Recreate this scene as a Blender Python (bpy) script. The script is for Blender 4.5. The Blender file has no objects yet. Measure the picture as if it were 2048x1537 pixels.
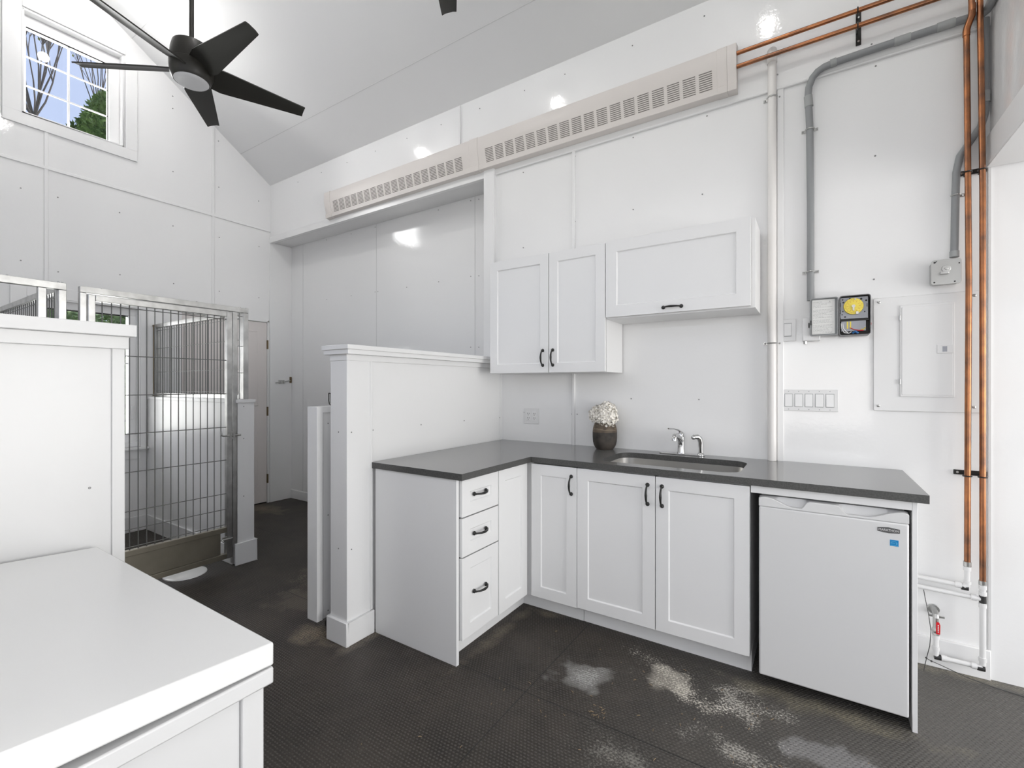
import bpy, bmesh, math, random
from mathutils import Vector, Matrix
random.seed(7)
R = math.radians
PI = math.pi
SC = bpy.context.scene
COL = SC.collection

# ------------------------------------------------------------------ camera
H = 1.3277
cam_d = bpy.data.cameras.new('camera')
cam = bpy.data.objects.new('camera', cam_d)
COL.objects.link(cam)
cam.location = (0, 0, H)
cam.rotation_euler = (R(90), 0, R(32.966))
cam_d.sensor_width = 36.0
cam_d.lens = 924.9 / 2048 * 36.0
cam_d.shift_y = 2.6 / 2048
cam_d.clip_start = 0.03
SC.camera = cam
SC.view_settings.view_transform = 'Standard'
SC.view_settings.look = 'None'
SC.view_settings.gamma = 1.0
SC.view_settings.use_curve_mapping = False
SC.view_settings.exposure = 0.42

# ------------------------------------------------------------------ world, daylight, lamps
wld = bpy.data.worlds.new('sky')
SC.world = wld
wld.use_nodes = True
wn = wld.node_tree
for n in list(wn.nodes):
    wn.nodes.remove(n)
sky = wn.nodes.new('ShaderNodeTexSky')
sky.sky_type = 'NISHITA'
sky.sun_disc = False
sky.sun_elevation = R(42)
sky.sun_rotation = R(200)
bg = wn.nodes.new('ShaderNodeBackground')
bg.inputs['Strength'].default_value = 0.22
wo = wn.nodes.new('ShaderNodeOutputWorld')
haze = wn.nodes.new('ShaderNodeMix')        # thin high haze pales the blue
haze.data_type = 'RGBA'
haze.inputs[0].default_value = 0.72
haze.inputs[7].default_value = (2.05, 2.25, 2.95, 1)
wn.links.new(sky.outputs[0], haze.inputs[6])
wn.links.new(haze.outputs[2], bg.inputs['Color'])
wn.links.new(bg.outputs[0], wo.inputs['Surface'])


def area_light(name, loc, rot, sx, sy, power, col=(1, 1, 1)):
    d = bpy.data.lights.new(name, 'AREA')
    d.shape = 'RECTANGLE'
    d.size = sx
    d.size_y = sy
    d.energy = power
    d.color = col
    o = bpy.data.objects.new(name, d)
    COL.objects.link(o)
    o.location = loc
    o.rotation_euler = rot
    return o


# daylight entering by the big opening at the end of the side room (pointing to -X)
area_light('daylight_side_door', (4.28, 1.55, 1.2), (0, R(90), 0), 2.1, 2.3, 98, (1, 0.98, 0.94))
# ceiling fill lamp in a high opening added behind the camera (pointing to +Y)
area_light('fill_front_high', (-2.3, -0.47, 2.65), (R(90), 0, 0), 3.2, 1.2, 3.5, (1, 0.975, 0.935))
# fill lamp in an opening added to the side room's near wall (pointing to +Y)
area_light('fill_side_room', (1.7, -0.47, 1.45), (R(90), 0, 0), 1.3, 1.3, 2.5, (1, 0.99, 0.97))
# front fill lamp in a low opening added just behind the camera (pointing to +Y)
area_light('fill_near_camera', (0.05, -0.47, 1.4), (R(90), 0, 0), 1.0, 1.1, 8.5, (1, 0.975, 0.935))
# daylight through the kennel window and the gable window (pointing to +X)
area_light('daylight_kennel_window', (-5.32, 1.34, 1.42), (0, R(-90), 0), 1.05, 0.56, 6, (1, 0.99, 0.97))
area_light('daylight_gable_window', (-5.32, 1.235, 3.83), (0, R(-90), 0), 0.66, 0.5, 17, (1, 0.99, 0.97))


sun_d = bpy.data.lights.new('sun', 'SUN')
sun_d.energy = 3.0
sun_d.angle = R(0.6)
sun_o = bpy.data.objects.new('sun', sun_d)
COL.objects.link(sun_o)
sun_o.rotation_euler = Vector((-0.38, -0.62, -0.68)).to_track_quat('-Z', 'Y').to_euler()

# ------------------------------------------------------------------ materials
def mat(name, col, rough=0.5, metal=0.0, spec=0.5, bump=0.0, bscale=200.0, noise=0.0, nscale=6.0,
        col2=None, emit=0.0, coat=0.0, anis=0.0):
    m = bpy.data.materials.new(name)
    m.use_nodes = True
    nt = m.node_tree
    b = nt.nodes['Principled BSDF']
    b.inputs['Base Color'].default_value = (*col, 1)
    b.inputs['Roughness'].default_value = rough
    b.inputs['Metallic'].default_value = metal
    b.inputs['Specular IOR Level'].default_value = spec
    b.inputs['Coat Weight'].default_value = coat
    b.inputs['Coat Roughness'].default_value = 0.08
    if anis:
        b.inputs['Anisotropic'].default_value = anis
    if emit:
        b.inputs['Emission Color'].default_value = (*col, 1)
        b.inputs['Emission Strength'].default_value = emit
    tc = nt.nodes.new('ShaderNodeTexCoord')
    if noise or col2:
        n = nt.nodes.new('ShaderNodeTexNoise')
        n.inputs['Scale'].default_value = nscale
        n.inputs['Detail'].default_value = 5
        nt.links.new(tc.outputs['Object'], n.inputs['Vector'])
        cr = nt.nodes.new('ShaderNodeValToRGB')
        c2 = col2 if col2 else tuple(c * (1 - noise) for c in col)
        cr.color_ramp.elements[0].position = 0.35
        cr.color_ramp.elements[1].position = 0.65
        cr.color_ramp.elements[0].color = (*c2, 1)
        cr.color_ramp.elements[1].color = (*col, 1)
        nt.links.new(n.outputs['Fac'], cr.inputs['Fac'])
        nt.links.new(cr.outputs['Color'], b.inputs['Base Color'])
    if bump:
        n2 = nt.nodes.new('ShaderNodeTexNoise')
        n2.inputs['Scale'].default_value = bscale
        n2.inputs['Detail'].default_value = 3
        nt.links.new(tc.outputs['Object'], n2.inputs['Vector'])
        bp = nt.nodes.new('ShaderNodeBump')
        bp.inputs['Strength'].default_value = bump
        bp.inputs['Distance'].default_value = 0.002
        nt.links.new(n2.outputs['Fac'], bp.inputs['Height'])
        nt.links.new(bp.outputs['Normal'], b.inputs['Normal'])
    return m


M = {}
M['wall'] = mat('white_wall_panel', (0.86, 0.86, 0.86), 0.06, bump=0.22, bscale=45, spec=0.45)
M['wall_far'] = mat('white_wall_panel_far', (0.86, 0.86, 0.86), 0.06, bump=0.22, bscale=45, spec=0.45)
M['ceiling'] = mat('white_ceiling_panel', (0.86, 0.86, 0.86), 0.5, bump=0.15, bscale=40)
M['trim'] = mat('white_trim_paint', (0.84, 0.84, 0.84), 0.3)
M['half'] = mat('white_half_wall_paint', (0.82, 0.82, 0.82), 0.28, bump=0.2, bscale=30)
M['half_left'] = mat('white_half_wall_dimmed', (0.75, 0.75, 0.75), 0.28, bump=0.2, bscale=30)  # half wall paint made darker to offset the strong light on that side
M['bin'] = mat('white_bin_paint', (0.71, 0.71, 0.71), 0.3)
M['seam'] = mat('panel_seam', (0.68, 0.68, 0.68), 0.6)
M['screw'] = mat('grey_screw_head', (0.25, 0.25, 0.25), 0.4, metal=0.6)
M['cab'] = mat('white_cabinet_paint', (0.80, 0.80, 0.80), 0.38)
M['cabgap'] = mat('cabinet_dark_interior', (0.02, 0.02, 0.02), 0.8)
M['handle'] = mat('black_iron', (0.018, 0.018, 0.017), 0.35, metal=0.3)
M['counter'] = mat('grey_stone_laminate', (0.15, 0.15, 0.147), 0.24, spec=0.9, coat=0.35, col2=(0.12, 0.12, 0.117), nscale=9, bump=0.08, bscale=400)
M['edge'] = mat('grey_stone_edge', (0.085, 0.085, 0.082), 0.45, col2=(0.055, 0.055, 0.053), nscale=160)
M['steel'] = mat('brushed_steel_sink', (0.58, 0.57, 0.55), 0.28, metal=1.0, anis=0.4)
M['chrome'] = mat('chrome', (0.62, 0.62, 0.62), 0.08, metal=1.0)
M['galv'] = mat('satin_aluminium', (0.62, 0.62, 0.61), 0.34, metal=1.0, noise=0.25, nscale=14)
M['wire'] = mat('galvanised_wire', (0.17, 0.17, 0.165), 0.4, metal=0.4)
M['kick'] = mat('polished_steel_sheet', (0.30, 0.275, 0.22), 0.33, metal=0.7, noise=0.2, nscale=5)
M['fridge'] = mat('white_enamel', (0.70, 0.70, 0.70), 0.4)
M['fridge_dark'] = mat('fridge_gasket_grey', (0.22, 0.22, 0.22), 0.6)
M['badge'] = mat('badge_grey', (0.13, 0.13, 0.13), 0.35, metal=0.4)
M['badge_txt'] = mat('badge_silver_letters', (0.72, 0.72, 0.72), 0.3)
M['sticker'] = mat('sticker_blue', (0.0, 0.22, 0.52), 0.45)
M['sticker_l'] = mat('sticker_pale_blue', (0.15, 0.5, 0.75), 0.45)
M['heater'] = mat('almond_enamel', (0.73, 0.69, 0.66), 0.42)
M['slot'] = mat('heater_slot_shadow', (0.20, 0.185, 0.17), 0.8)
M['copper'] = mat('copper_tarnished', (0.46, 0.19, 0.085), 0.33, metal=1.0, col2=(0.20, 0.11, 0.075), nscale=11)
M['pvc'] = mat('white_pvc', (0.80, 0.78, 0.76), 0.32)
M['pex'] = mat('white_plastic_pipe', (0.74, 0.74, 0.74), 0.3)
M['conduit'] = mat('grey_pvc_conduit', (0.27, 0.28, 0.285), 0.5)
M['conduit_l'] = mat('grey_pvc_coupling', (0.36, 0.37, 0.37), 0.5)
M['crimp'] = mat('dark_crimp_ring', (0.05, 0.05, 0.05), 0.45, metal=0.5)
M['strap'] = mat('zinc_strap', (0.5, 0.5, 0.49), 0.3, metal=1.0)
M['red'] = mat('red_vinyl_lever', (0.62, 0.012, 0.02), 0.4)
M['plate'] = mat('white_switch_plate', (0.78, 0.78, 0.78), 0.35)
M['rocker'] = mat('white_rocker', (0.82, 0.82, 0.82), 0.3)
M['slotdark'] = mat('outlet_slot', (0.06, 0.05, 0.05), 0.6)
M['panel'] = mat('electrical_panel_paint', (0.80, 0.80, 0.80), 0.35)
M['greybox'] = mat('grey_enamel_box', (0.16, 0.16, 0.165), 0.4)
M['greyplate'] = mat('timer_metal_plate', (0.30, 0.31, 0.34), 0.4, metal=0.5)
M['paper'] = mat('instruction_paper', (0.78, 0.78, 0.76), 0.7)
M['ink'] = mat('grey_ink', (0.45, 0.45, 0.44), 0.8)
M['inkred'] = mat('red_ink', (0.6, 0.16, 0.06), 0.7)
M['yellow'] = mat('yellow_dial', (0.82, 0.66, 0.09), 0.4)
M['bluew'] = mat('blue_wire', (0.02, 0.12, 0.32), 0.5)
M['black'] = mat('black_rubber', (0.012, 0.012, 0.012), 0.5)
M['fan'] = mat('fan_dark_bronze', (0.02, 0.018, 0.013), 0.42, noise=0.3, nscale=20)
M['blade'] = mat('fan_blade_black', (0.022, 0.021, 0.017), 0.5)
M['frost'] = mat('frosted_lamp_glass', (0.72, 0.72, 0.73), 0.35)
M['door'] = mat('door_warm_white', (0.76, 0.72, 0.70), 0.45)
M['hinge'] = mat('aged_brass', (0.20, 0.15, 0.09), 0.4, metal=0.9)
M['vase'] = mat('vase_dark_clay', (0.075, 0.062, 0.052), 0.65, bump=0.6, bscale=40, col2=(0.018, 0.016, 0.014), nscale=13)
M['vase_rim'] = mat('vase_ribbed_brown', (0.16, 0.12, 0.08), 0.6, col2=(0.07, 0.05, 0.035), nscale=25)
M['vase_line'] = mat('vase_pale_lines', (0.34, 0.28, 0.2), 0.7)
M['petal'] = mat('cream_petal', (0.90, 0.865, 0.80), 0.6)
M['leafy'] = mat('flower_centre', (0.62, 0.60, 0.30), 0.6)
M['leafgrey'] = mat('grey_green_leaf', (0.25, 0.27, 0.24), 0.6)
M['bark'] = mat('bark', (0.10, 0.085, 0.075), 0.9)
M['yleaf'] = mat('spring_leaf', (0.38, 0.40, 0.08), 0.7)
M['cleaf'] = mat('conifer_leaf', (0.24, 0.36, 0.10), 0.7, col2=(0.08, 0.16, 0.04), nscale=3)
M['shrub'] = mat('pale_leaf', (0.42, 0.50, 0.28), 0.7, col2=(0.16, 0.24, 0.12), nscale=4)
M['grass'] = mat('grass', (0.14, 0.22, 0.06), 0.9, noise=0.4, nscale=2)
M['cord'] = mat('dark_cord', (0.05, 0.05, 0.05), 0.6)
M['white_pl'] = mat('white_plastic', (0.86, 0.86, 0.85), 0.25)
M['debris'] = mat('wood_shaving', (0.42, 0.30, 0.17), 0.8)

# glass: mostly clear, reflecting at glancing angles
g = bpy.data.materials.new('window_glass')
g.use_nodes = True
nt = g.node_tree
for n in list(nt.nodes):
    nt.nodes.remove(n)
tr = nt.nodes.new('ShaderNodeBsdfTransparent')
gl = nt.nodes.new('ShaderNodeBsdfGlossy')
gl.inputs['Roughness'].default_value = 0.02
fr = nt.nodes.new('ShaderNodeFresnel')
fr.inputs['IOR'].default_value = 1.25
mx = nt.nodes.new('ShaderNodeMixShader')
ou = nt.nodes.new('ShaderNodeOutputMaterial')
nt.links.new(fr.outputs[0], mx.inputs[0])
nt.links.new(tr.outputs[0], mx.inputs[1])
nt.links.new(gl.outputs[0], mx.inputs[2])
nt.links.new(mx.outputs[0], ou.inputs['Surface'])
M['glass'] = g


def rubber_floor():
    m = bpy.data.materials.new('black_rubber_mat')
    m.use_nodes = True
    nt = m.node_tree
    N, Lk = nt.nodes, nt.links
    b = N['Principled BSDF']
    geo = N.new('ShaderNodeNewGeometry')
    pos = geo.outputs['Position']
    sep = N.new('ShaderNodeSeparateXYZ')
    Lk.new(pos, sep.inputs[0])
    X, Y = sep.outputs['X'], sep.outputs['Y']

    def mth(op, a, c=None, d=None, clamp=False):
        n = N.new('ShaderNodeMath')
        n.operation = op
        n.use_clamp = clamp
        for i, v in enumerate((a, c, d)):
            if v is None:
                continue
            if isinstance(v, (int, float)):
                n.inputs[i].default_value = v
            else:
                Lk.new(v, n.inputs[i])
        return n.outputs[0]

    # raised oval tread, staggered rows
    p = 0.0135
    yr = mth('DIVIDE', Y, p)
    row = mth('FLOOR', yr)
    fy = mth('SUBTRACT', mth('FRACT', yr), 0.5)
    sh = mth('MULTIPLY', mth('MODULO', mth('ABSOLUTE', row), 2.0), 0.5)
    xr = mth('ADD', mth('DIVIDE', X, p * 1.15), sh)
    fx = mth('SUBTRACT', mth('FRACT', xr), 0.5)
    d2 = mth('ADD', mth('POWER', mth('MULTIPLY', mth('ABSOLUTE', fx), 2.4), 2.0),
             mth('POWER', mth('MULTIPLY', mth('ABSOLUTE', fy), 3.0), 2.0))
    tread = mth('SUBTRACT', 1.0, mth('MINIMUM', d2, 1.0))
    # seams between mats
    def line(coord, at, w=0.0022):
        return mth('LESS_THAN', mth('ABSOLUTE', mth('SUBTRACT', coord, at)), w)
    right = mth('GREATER_THAN', X, -2.87)
    s = mth('MAXIMUM', line(X, -1.04), line(X, -2.87))
    s = mth('MAXIMUM', s, line(X, 0.79))
    s = mth('MAXIMUM', s, mth('MULTIPLY', mth('MAXIMUM', line(Y, 1.71), line(Y, 0.49)), right))
    s = mth('MAXIMUM', s, mth('MULTIPLY', mth('MAXIMUM', line(Y, 2.32), line(Y, 1.1)), mth('SUBTRACT', 1.0, right)))
    # base colour: brown black, drifting greyer towards +X
    n1 = N.new('ShaderNodeTexNoise')
    n1.inputs['Scale'].default_value = 3.2
    n1.inputs['Detail'].default_value = 8
    n1.inputs['Roughness'].default_value = 0.62
    Lk.new(pos, n1.inputs['Vector'])
    cr = N.new('ShaderNodeValToRGB')
    e = cr.color_ramp.elements
    e[0].position, e[1].position = 0.34, 0.72
    e[0].color = (0.0150, 0.0115, 0.0088, 1)
    e[1].color = (0.052, 0.042, 0.033, 1)
    Lk.new(n1.outputs['Fac'], cr.inputs['Fac'])
    col = cr.outputs['Color']

    def mixc(fac, c1, c2):
        n = N.new('ShaderNodeMix')
        n.data_type = 'RGBA'
        if isinstance(fac, (int, float)):
            n.inputs[0].default_value = fac
        else:
            Lk.new(fac, n.inputs[0])
        for i, c in ((6, c1), (7, c2)):
            if isinstance(c, tuple):
                n.inputs[i].default_value = (*c, 1)
            else:
                Lk.new(c, n.inputs[i])
        return n.outputs[2]

    grey_mix = mth('MULTIPLY', mth('ADD', X, 0.9, clamp=False), 0.75, clamp=True)
    col = mixc(mth('MULTIPLY', grey_mix, 0.62), col, (0.135, 0.132, 0.124))
    # treads a little paler than the troughs
    col = mixc(mth('MULTIPLY', tread, 0.42), col, (0.17, 0.155, 0.138))
    # fine speckle noise that breaks up the spilt powder
    n2 = N.new('ShaderNodeTexNoise')
    n2.inputs['Scale'].default_value = 105
    n2.inputs['Detail'].default_value = 4
    n2.inputs['Roughness'].default_value = 0.75
    Lk.new(pos, n2.inputs['Vector'])
    n3 = N.new('ShaderNodeTexNoise')
    n3.inputs['Scale'].default_value = 9
    n3.inputs['Detail'].default_value = 6
    Lk.new(pos, n3.inputs['Vector'])

    def blob(cx, cy, rx, ry, ang=0.0):
        dx, dy = mth('SUBTRACT', X, cx), mth('SUBTRACT', Y, cy)
        c, s_ = math.cos(ang), math.sin(ang)
        a = mth('DIVIDE', mth('ADD', mth('MULTIPLY', dx, c), mth('MULTIPLY', dy, s_)), rx)
        q = mth('DIVIDE', mth('SUBTRACT', mth('MULTIPLY', dy, c), mth('MULTIPLY', dx, s_)), ry)
        r = mth('SQRT', mth('ADD', mth('MULTIPLY', a, a), mth('MULTIPLY', q, q)))
        r = mth('ADD', r, mth('MULTIPLY', mth('SUBTRACT', n3.outputs['Fac'], 0.5), 2.2))
        return mth('SUBTRACT', 1.0, r, clamp=True)

    def stain(cx, cy, rx, ry, ang, speck, amount, c):
        nonlocal col
        f = blob(cx, cy, rx, ry, ang)
        if speck:
            t = mth('ADD', mth('MULTIPLY', f, 0.24), mth('SUBTRACT', n2.outputs['Fac'], 0.64))
            f = mth('MULTIPLY', mth('MULTIPLY', t, 9.0, clamp=True), mth('MULTIPLY', f, 5.0, clamp=True))
            f = mth('MULTIPLY', f, mth('SUBTRACT', 1.0, mth('MULTIPLY', tread, 0.75)))
        else:
            f = mth('MULTIPLY', f, 3.0, clamp=True)
        col = mixc(mth('MULTIPLY', f, amount), col, c)

    stain(-0.875, 1.95, 0.15, 0.12, 0.3, False, 0.30, (0.50, 0.50, 0.48))
    stain(-0.875, 1.95, 0.16, 0.12, 0.3, True, 0.5, (0.62, 0.62, 0.60))
    stain(-0.50, 2.13, 0.36, 0.13, -0.55, True, 0.85, (0.80, 0.75, 0.66))
    stain(-0.55, 2.15, 0.13, 0.09, -0.5, False, 0.35, (0.62, 0.58, 0.50))
    stain(-0.24, 2.14, 0.26, 0.17, -0.7, True, 0.62, (0.74, 0.71, 0.64))
    stain(-0.22, 1.84, 0.28, 0.10, -0.2, True, 0.55, (0.66, 0.63, 0.57))
    stain(0.10, 1.98, 0.20, 0.10, -0.2, False, 0.28, (0.50, 0.50, 0.51))
    stain(-0.62, 1.60, 0.26, 0.12, 0.0, True, 0.3, (0.6, 0.58, 0.52))
    stain(-2.75, 1.95, 0.45, 0.25, 0.0, True, 0.35, (0.5, 0.42, 0.32))
    stain(-2.55, 1.75, 0.35, 0.16, 0.5, False, 0.12, (0.40, 0.34, 0.26))
    # dried grime lines along the foot of cabinets and walls
    for (cx, cy, rx, ry, an, c_) in ((-1.40, 2.02, 0.36, 0.03, R(90), (0.26, 0.22, 0.16)),
                                     (0.05, 2.28, 0.36, 0.045, 0.0, (0.30, 0.27, 0.19)),
                                     (-1.30, 2.37, 0.10, 0.03, 0, (0.24, 0.20, 0.14)),
                                     (-2.22, 1.50, 0.12, 0.07, 0, (0.44, 0.36, 0.25)),
                                     (-1.96, 1.60, 0.035, 0.14, 0, (0.36, 0.31, 0.24)),
                                     (-4.93, 2.72, 0.30, 0.10, 0, (0.30, 0.25, 0.18)),
                                     (0.55, 2.90, 0.45, 0.035, 0, (0.36, 0.33, 0.25))):
        stain(cx, cy, rx * 1.3, ry * 1.5, an, False, 0.16, c_)
        stain(cx, cy, rx * 1.5, ry * 1.7, an, True, 0.5, c_)
    col = mixc(s, col, (0.006, 0.006, 0.006))
    Lk.new(col, b.inputs['Base Color'])
    b.inputs['Roughness'].default_value = 0.52
    b.inputs['Specular IOR Level'].default_value = 0.4
    bp = N.new('ShaderNodeBump')
    bp.inputs['Strength'].default_value = 1.0
    bp.inputs['Distance'].default_value = 0.0035
    hgt = mth('SUBTRACT', tread, mth('MULTIPLY', s, 2.0))
    Lk.new(hgt, bp.inputs['Height'])
    Lk.new(bp.outputs['Normal'], b.inputs['Normal'])
    return m


M['floor'] = rubber_floor()

# ------------------------------------------------------------------ mesh helpers
ORG = {}


def origin(o):
    return ORG.get(o.name, Vector((0, 0, 0))) if o else Vector((0, 0, 0))


def IDT(a, d, z):
    return (a, d, z)


class MB:
    def __init__(s):
        s.v, s.f, s.m, s.s = [], [], [], []

    def add(s, vs, fs, mi=0, sm=False):
        n = len(s.v)
        s.v += [tuple(v) for v in vs]
        for f in fs:
            s.f.append([n + i for i in f])
            s.m.append(mi)
            s.s.append(sm)
        return s

    def box(s, x0, x1, y0, y1, z0, z1, mi=0, T=IDT):
        vs = [T(x, y, z) for z in (z0, z1) for y in (y0, y1) for x in (x0, x1)]
        return s.add(vs, [(0, 2, 3, 1), (4, 5, 7, 6), (0, 1, 5, 4), (2, 6, 7, 3), (0, 4, 6, 2), (1, 3, 7, 5)], mi)

    def prism(s, pts, ax, a, b, mi=0, sm=False):
        n = len(pts)

        def P(p, t):
            return {'X': (t, p[0], p[1]), 'Y': (p[0], t, p[1]), 'Z': (p[0], p[1], t)}[ax]
        vs = [P(p, a) for p in pts] + [P(p, b) for p in pts]
        fs = [tuple(range(n)), tuple(range(2 * n - 1, n - 1, -1))]
        s.add(vs, fs, mi, False)
        base = len(s.v) - 2 * n
        for i in range(n):
            j = (i + 1) % n
            s.f.append([base + i, base + j, base + n + j, base + n + i])
            s.m.append(mi)
            s.s.append(sm)
        return s

    def tube(s, path, r, seg=12, mi=0, caps=True, T=IDT, flat=1.0):
        path = [Vector(T(*p)) for p in path]
        rs = r if isinstance(r, (list, tuple)) else [r] * len(path)
        n = len(path)
        tang = []
        for i in range(n):
            t = path[min(i + 1, n - 1)] - path[max(i - 1, 0)]
            tang.append(t.normalized())
        up = Vector((0, 0, 1)) if abs(tang[0].z) < 0.9 else Vector((1, 0, 0))
        x = tang[0].cross(up).normalized()
        vs = []
        for i in range(n):
            x = (x - tang[i] * x.dot(tang[i]))
            x = x.normalized() if x.length > 1e-6 else tang[i].orthogonal().normalized()
            y = tang[i].cross(x).normalized()
            for k in range(seg):
                a = 2 * PI * k / seg
                vs.append(path[i] + x * math.cos(a) * rs[i] + y * math.sin(a) * rs[i] * flat)
        fs = []
        for i in range(n - 1):
            for k in range(seg):
                k2 = (k + 1) % seg
                fs.append((i * seg + k, i * seg + k2, (i + 1) * seg + k2, (i + 1) * seg + k))
        s.add(vs, fs, mi, True)
        if caps:
            b = len(s.v) - n * seg
            s.f.append([b + k for k in range(seg)][::-1]); s.m.append(mi); s.s.append(False)
            s.f.append([b + (n - 1) * seg + k for k in range(seg)]); s.m.append(mi); s.s.append(False)
        return s

    def cyl(s, p0, p1, r0, r1=None, seg=20, mi=0, T=IDT):
        return s.tube([p0, p1], [r0, r0 if r1 is None else r1], seg, mi, T=T)

    def lathe(s, prof, c, seg=32, mi=0, ax='Z', mis=None):
        n = len(prof)
        vs = []
        for (r, h) in prof:
            for k in range(seg):
                a = 2 * PI * k / seg
                p = (r * math.cos(a), r * math.sin(a), h)
                if ax == 'Y':
                    p = (p[0], p[2], p[1])
                if ax == 'X':
                    p = (p[2], p[0], p[1])
                vs.append((c[0] + p[0], c[1] + p[1], c[2] + p[2]))
        b = len(s.v)
        s.v += vs
        for i in range(n - 1):
            for k in range(seg):
                k2 = (k + 1) % seg
                s.f.append([b + i * seg + k, b + i * seg + k2, b + (i + 1) * seg + k2, b + (i + 1) * seg + k])
                s.m.append(mis[i] if mis else mi)
                s.s.append(True)
        for e, i in ((0, 0), (1, n - 1)):
            if prof[i][0] > 1e-5:
                fc = [b + i * seg + k for k in range(seg)]
                s.f.append(fc if e else fc[::-1]); s.m.append((mis[min(i, n - 2)] if mis else mi)); s.s.append(False)
        return s

    def ball(s, c, r, seg=16, mi=0, sc=(1, 1, 1)):
        prof = []
        n = seg // 2
        vs, fs = [], []
        for i in range(n + 1):
            t = PI * i / n
            for k in range(seg):
                a = 2 * PI * k / seg
                vs.append((c[0] + r * sc[0] * math.sin(t) * math.cos(a), c[1] + r * sc[1] * math.sin(t) * math.sin(a),
                           c[2] + r * sc[2] * math.cos(t)))
        for i in range(n):
            for k in range(seg):
                k2 = (k + 1) % seg
                fs.append((i * seg + k, i * seg + k2, (i + 1) * seg + k2, (i + 1) * seg + k))
        return s.add(vs, fs, mi, True)

    def build(s, name, mats, parent=None, bev=0.0, loc=None, seg=2, merge=True, label=None):
        me = bpy.data.meshes.new(name)
        base = Vector(loc) if loc is not None else origin(parent)
        me.from_pydata([Vector(v) - base for v in s.v], [], s.f)
        me.polygons.foreach_set('material_index', s.m)
        me.polygons.foreach_set('use_smooth', [True] * len(s.f))
        if not isinstance(mats, (list, tuple)):
            mats = [mats]
        for m in mats:
            me.materials.append(m)
        if merge:
            bm = bmesh.new()
            bm.from_mesh(me)
            bmesh.ops.remove_doubles(bm, verts=bm.verts, dist=1e-6)
            bmesh.ops.recalc_face_normals(bm, faces=bm.faces)
            bm.to_mesh(me)
            bm.free()
        me.set_sharp_from_angle(angle=R(38))
        o = bpy.data.objects.new(name, me)
        COL.objects.link(o)
        if parent:
            o.parent = parent
            if loc is not None:
                o.location = base - origin(parent)
        else:
            o.location = base
        ORG[o.name] = base
        if bev:
            bv = o.modifiers.new('bevel', 'BEVEL')
            bv.width = bev
            bv.segments = seg
            bv.limit_method = 'ANGLE'
            bv.angle_limit = R(50)
            bv.harden_normals = False
        if label:
            o['label'] = label
        return o


def thing(name, label, cat, loc, group=None):
    o = bpy.data.objects.new(name, None)
    o.empty_display_size = 0.1
    COL.objects.link(o)
    o.location = loc
    ORG[o.name] = Vector(loc)
    o['label'] = label
    o['category'] = cat
    if group:
        o['group'] = group
    return o


def tag(o, label, cat, group=None, kind=None):
    o['label'] = label
    o['category'] = cat
    if group:
        o['group'] = group
    if kind:
        o['kind'] = kind
    return o


def struct(o, label, cat):
    return tag(o, label, cat, kind='structure')


def plate(outline, holes, z0, z1):
    """horizontal slab with holes, returned as mesh data (vertices, faces)"""
    cu = bpy.data.curves.new('tmp', 'CURVE')
    cu.dimensions = '2D'
    cu.fill_mode = 'BOTH'
    cu.extrude = (z1 - z0) / 2
    for pts in [outline] + holes:
        sp = cu.splines.new('POLY')
        sp.points.add(len(pts) - 1)
        for i, p in enumerate(pts):
            sp.points[i].co = (p[0], p[1], 0, 1)
        sp.use_cyclic_u = True
    ob = bpy.data.objects.new('tmp', cu)
    COL.objects.link(ob)
    dg = bpy.context.evaluated_depsgraph_get()
    me = bpy.data.meshes.new_from_object(ob.evaluated_get(dg))
    vs = [(v.co.x, v.co.y, v.co.z + (z0 + z1) / 2) for v in me.vertices]
    fs = [tuple(p.vertices) for p in me.polygons]
    bpy.data.objects.remove(ob)
    bpy.data.curves.remove(cu)
    bpy.data.meshes.remove(me)
    return vs, fs


def rrect(x0, x1, y0, y1, r, n=6):
    pts = []
    for cx, cy, a0 in ((x1 - r, y1 - r, 0), (x0 + r, y1 - r, 90), (x0 + r, y0 + r, 180), (x1 - r, y0 + r, 270)):
        for i in range(n + 1):
            a = R(a0 + 90 * i / n)
            pts.append((cx + r * math.cos(a), cy + r * math.sin(a)))
    return pts


def TF(y):      # a face that looks to -Y : (along X, depth into the wall, height)
    return lambda a, d, z: (a, y + d, z)


def TR(x):      # a face that looks to +X
    return lambda a, d, z: (x - d, a, z)


# ------------------------------------------------------------------ SETTING
XF, XC, YW, YN, YR = -5.166, 0.674, 2.925, -0.405, 3.167
ZE, RY, SL = 3.59, 1.26, 0.683
ZRG = ZE + SL * (YW - RY)
XE = 4.2

b = MB()
b.box(XF - 0.3, XE + 0.3, YN - 0.3, YR + 0.3, -0.12, 0.0)
struct(b.build('floor', M['floor'], loc=(0, 1.2, 0)), 'dark brown rubber mat floor with small raised tread', 'floor')


def screws(b, pts, T, r=0.0042, mi=1):
    for (a, z) in pts:
        b.cyl(T(a, -0.0022, z), T(a, 0.002, z), r, seg=8, mi=mi)


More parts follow.
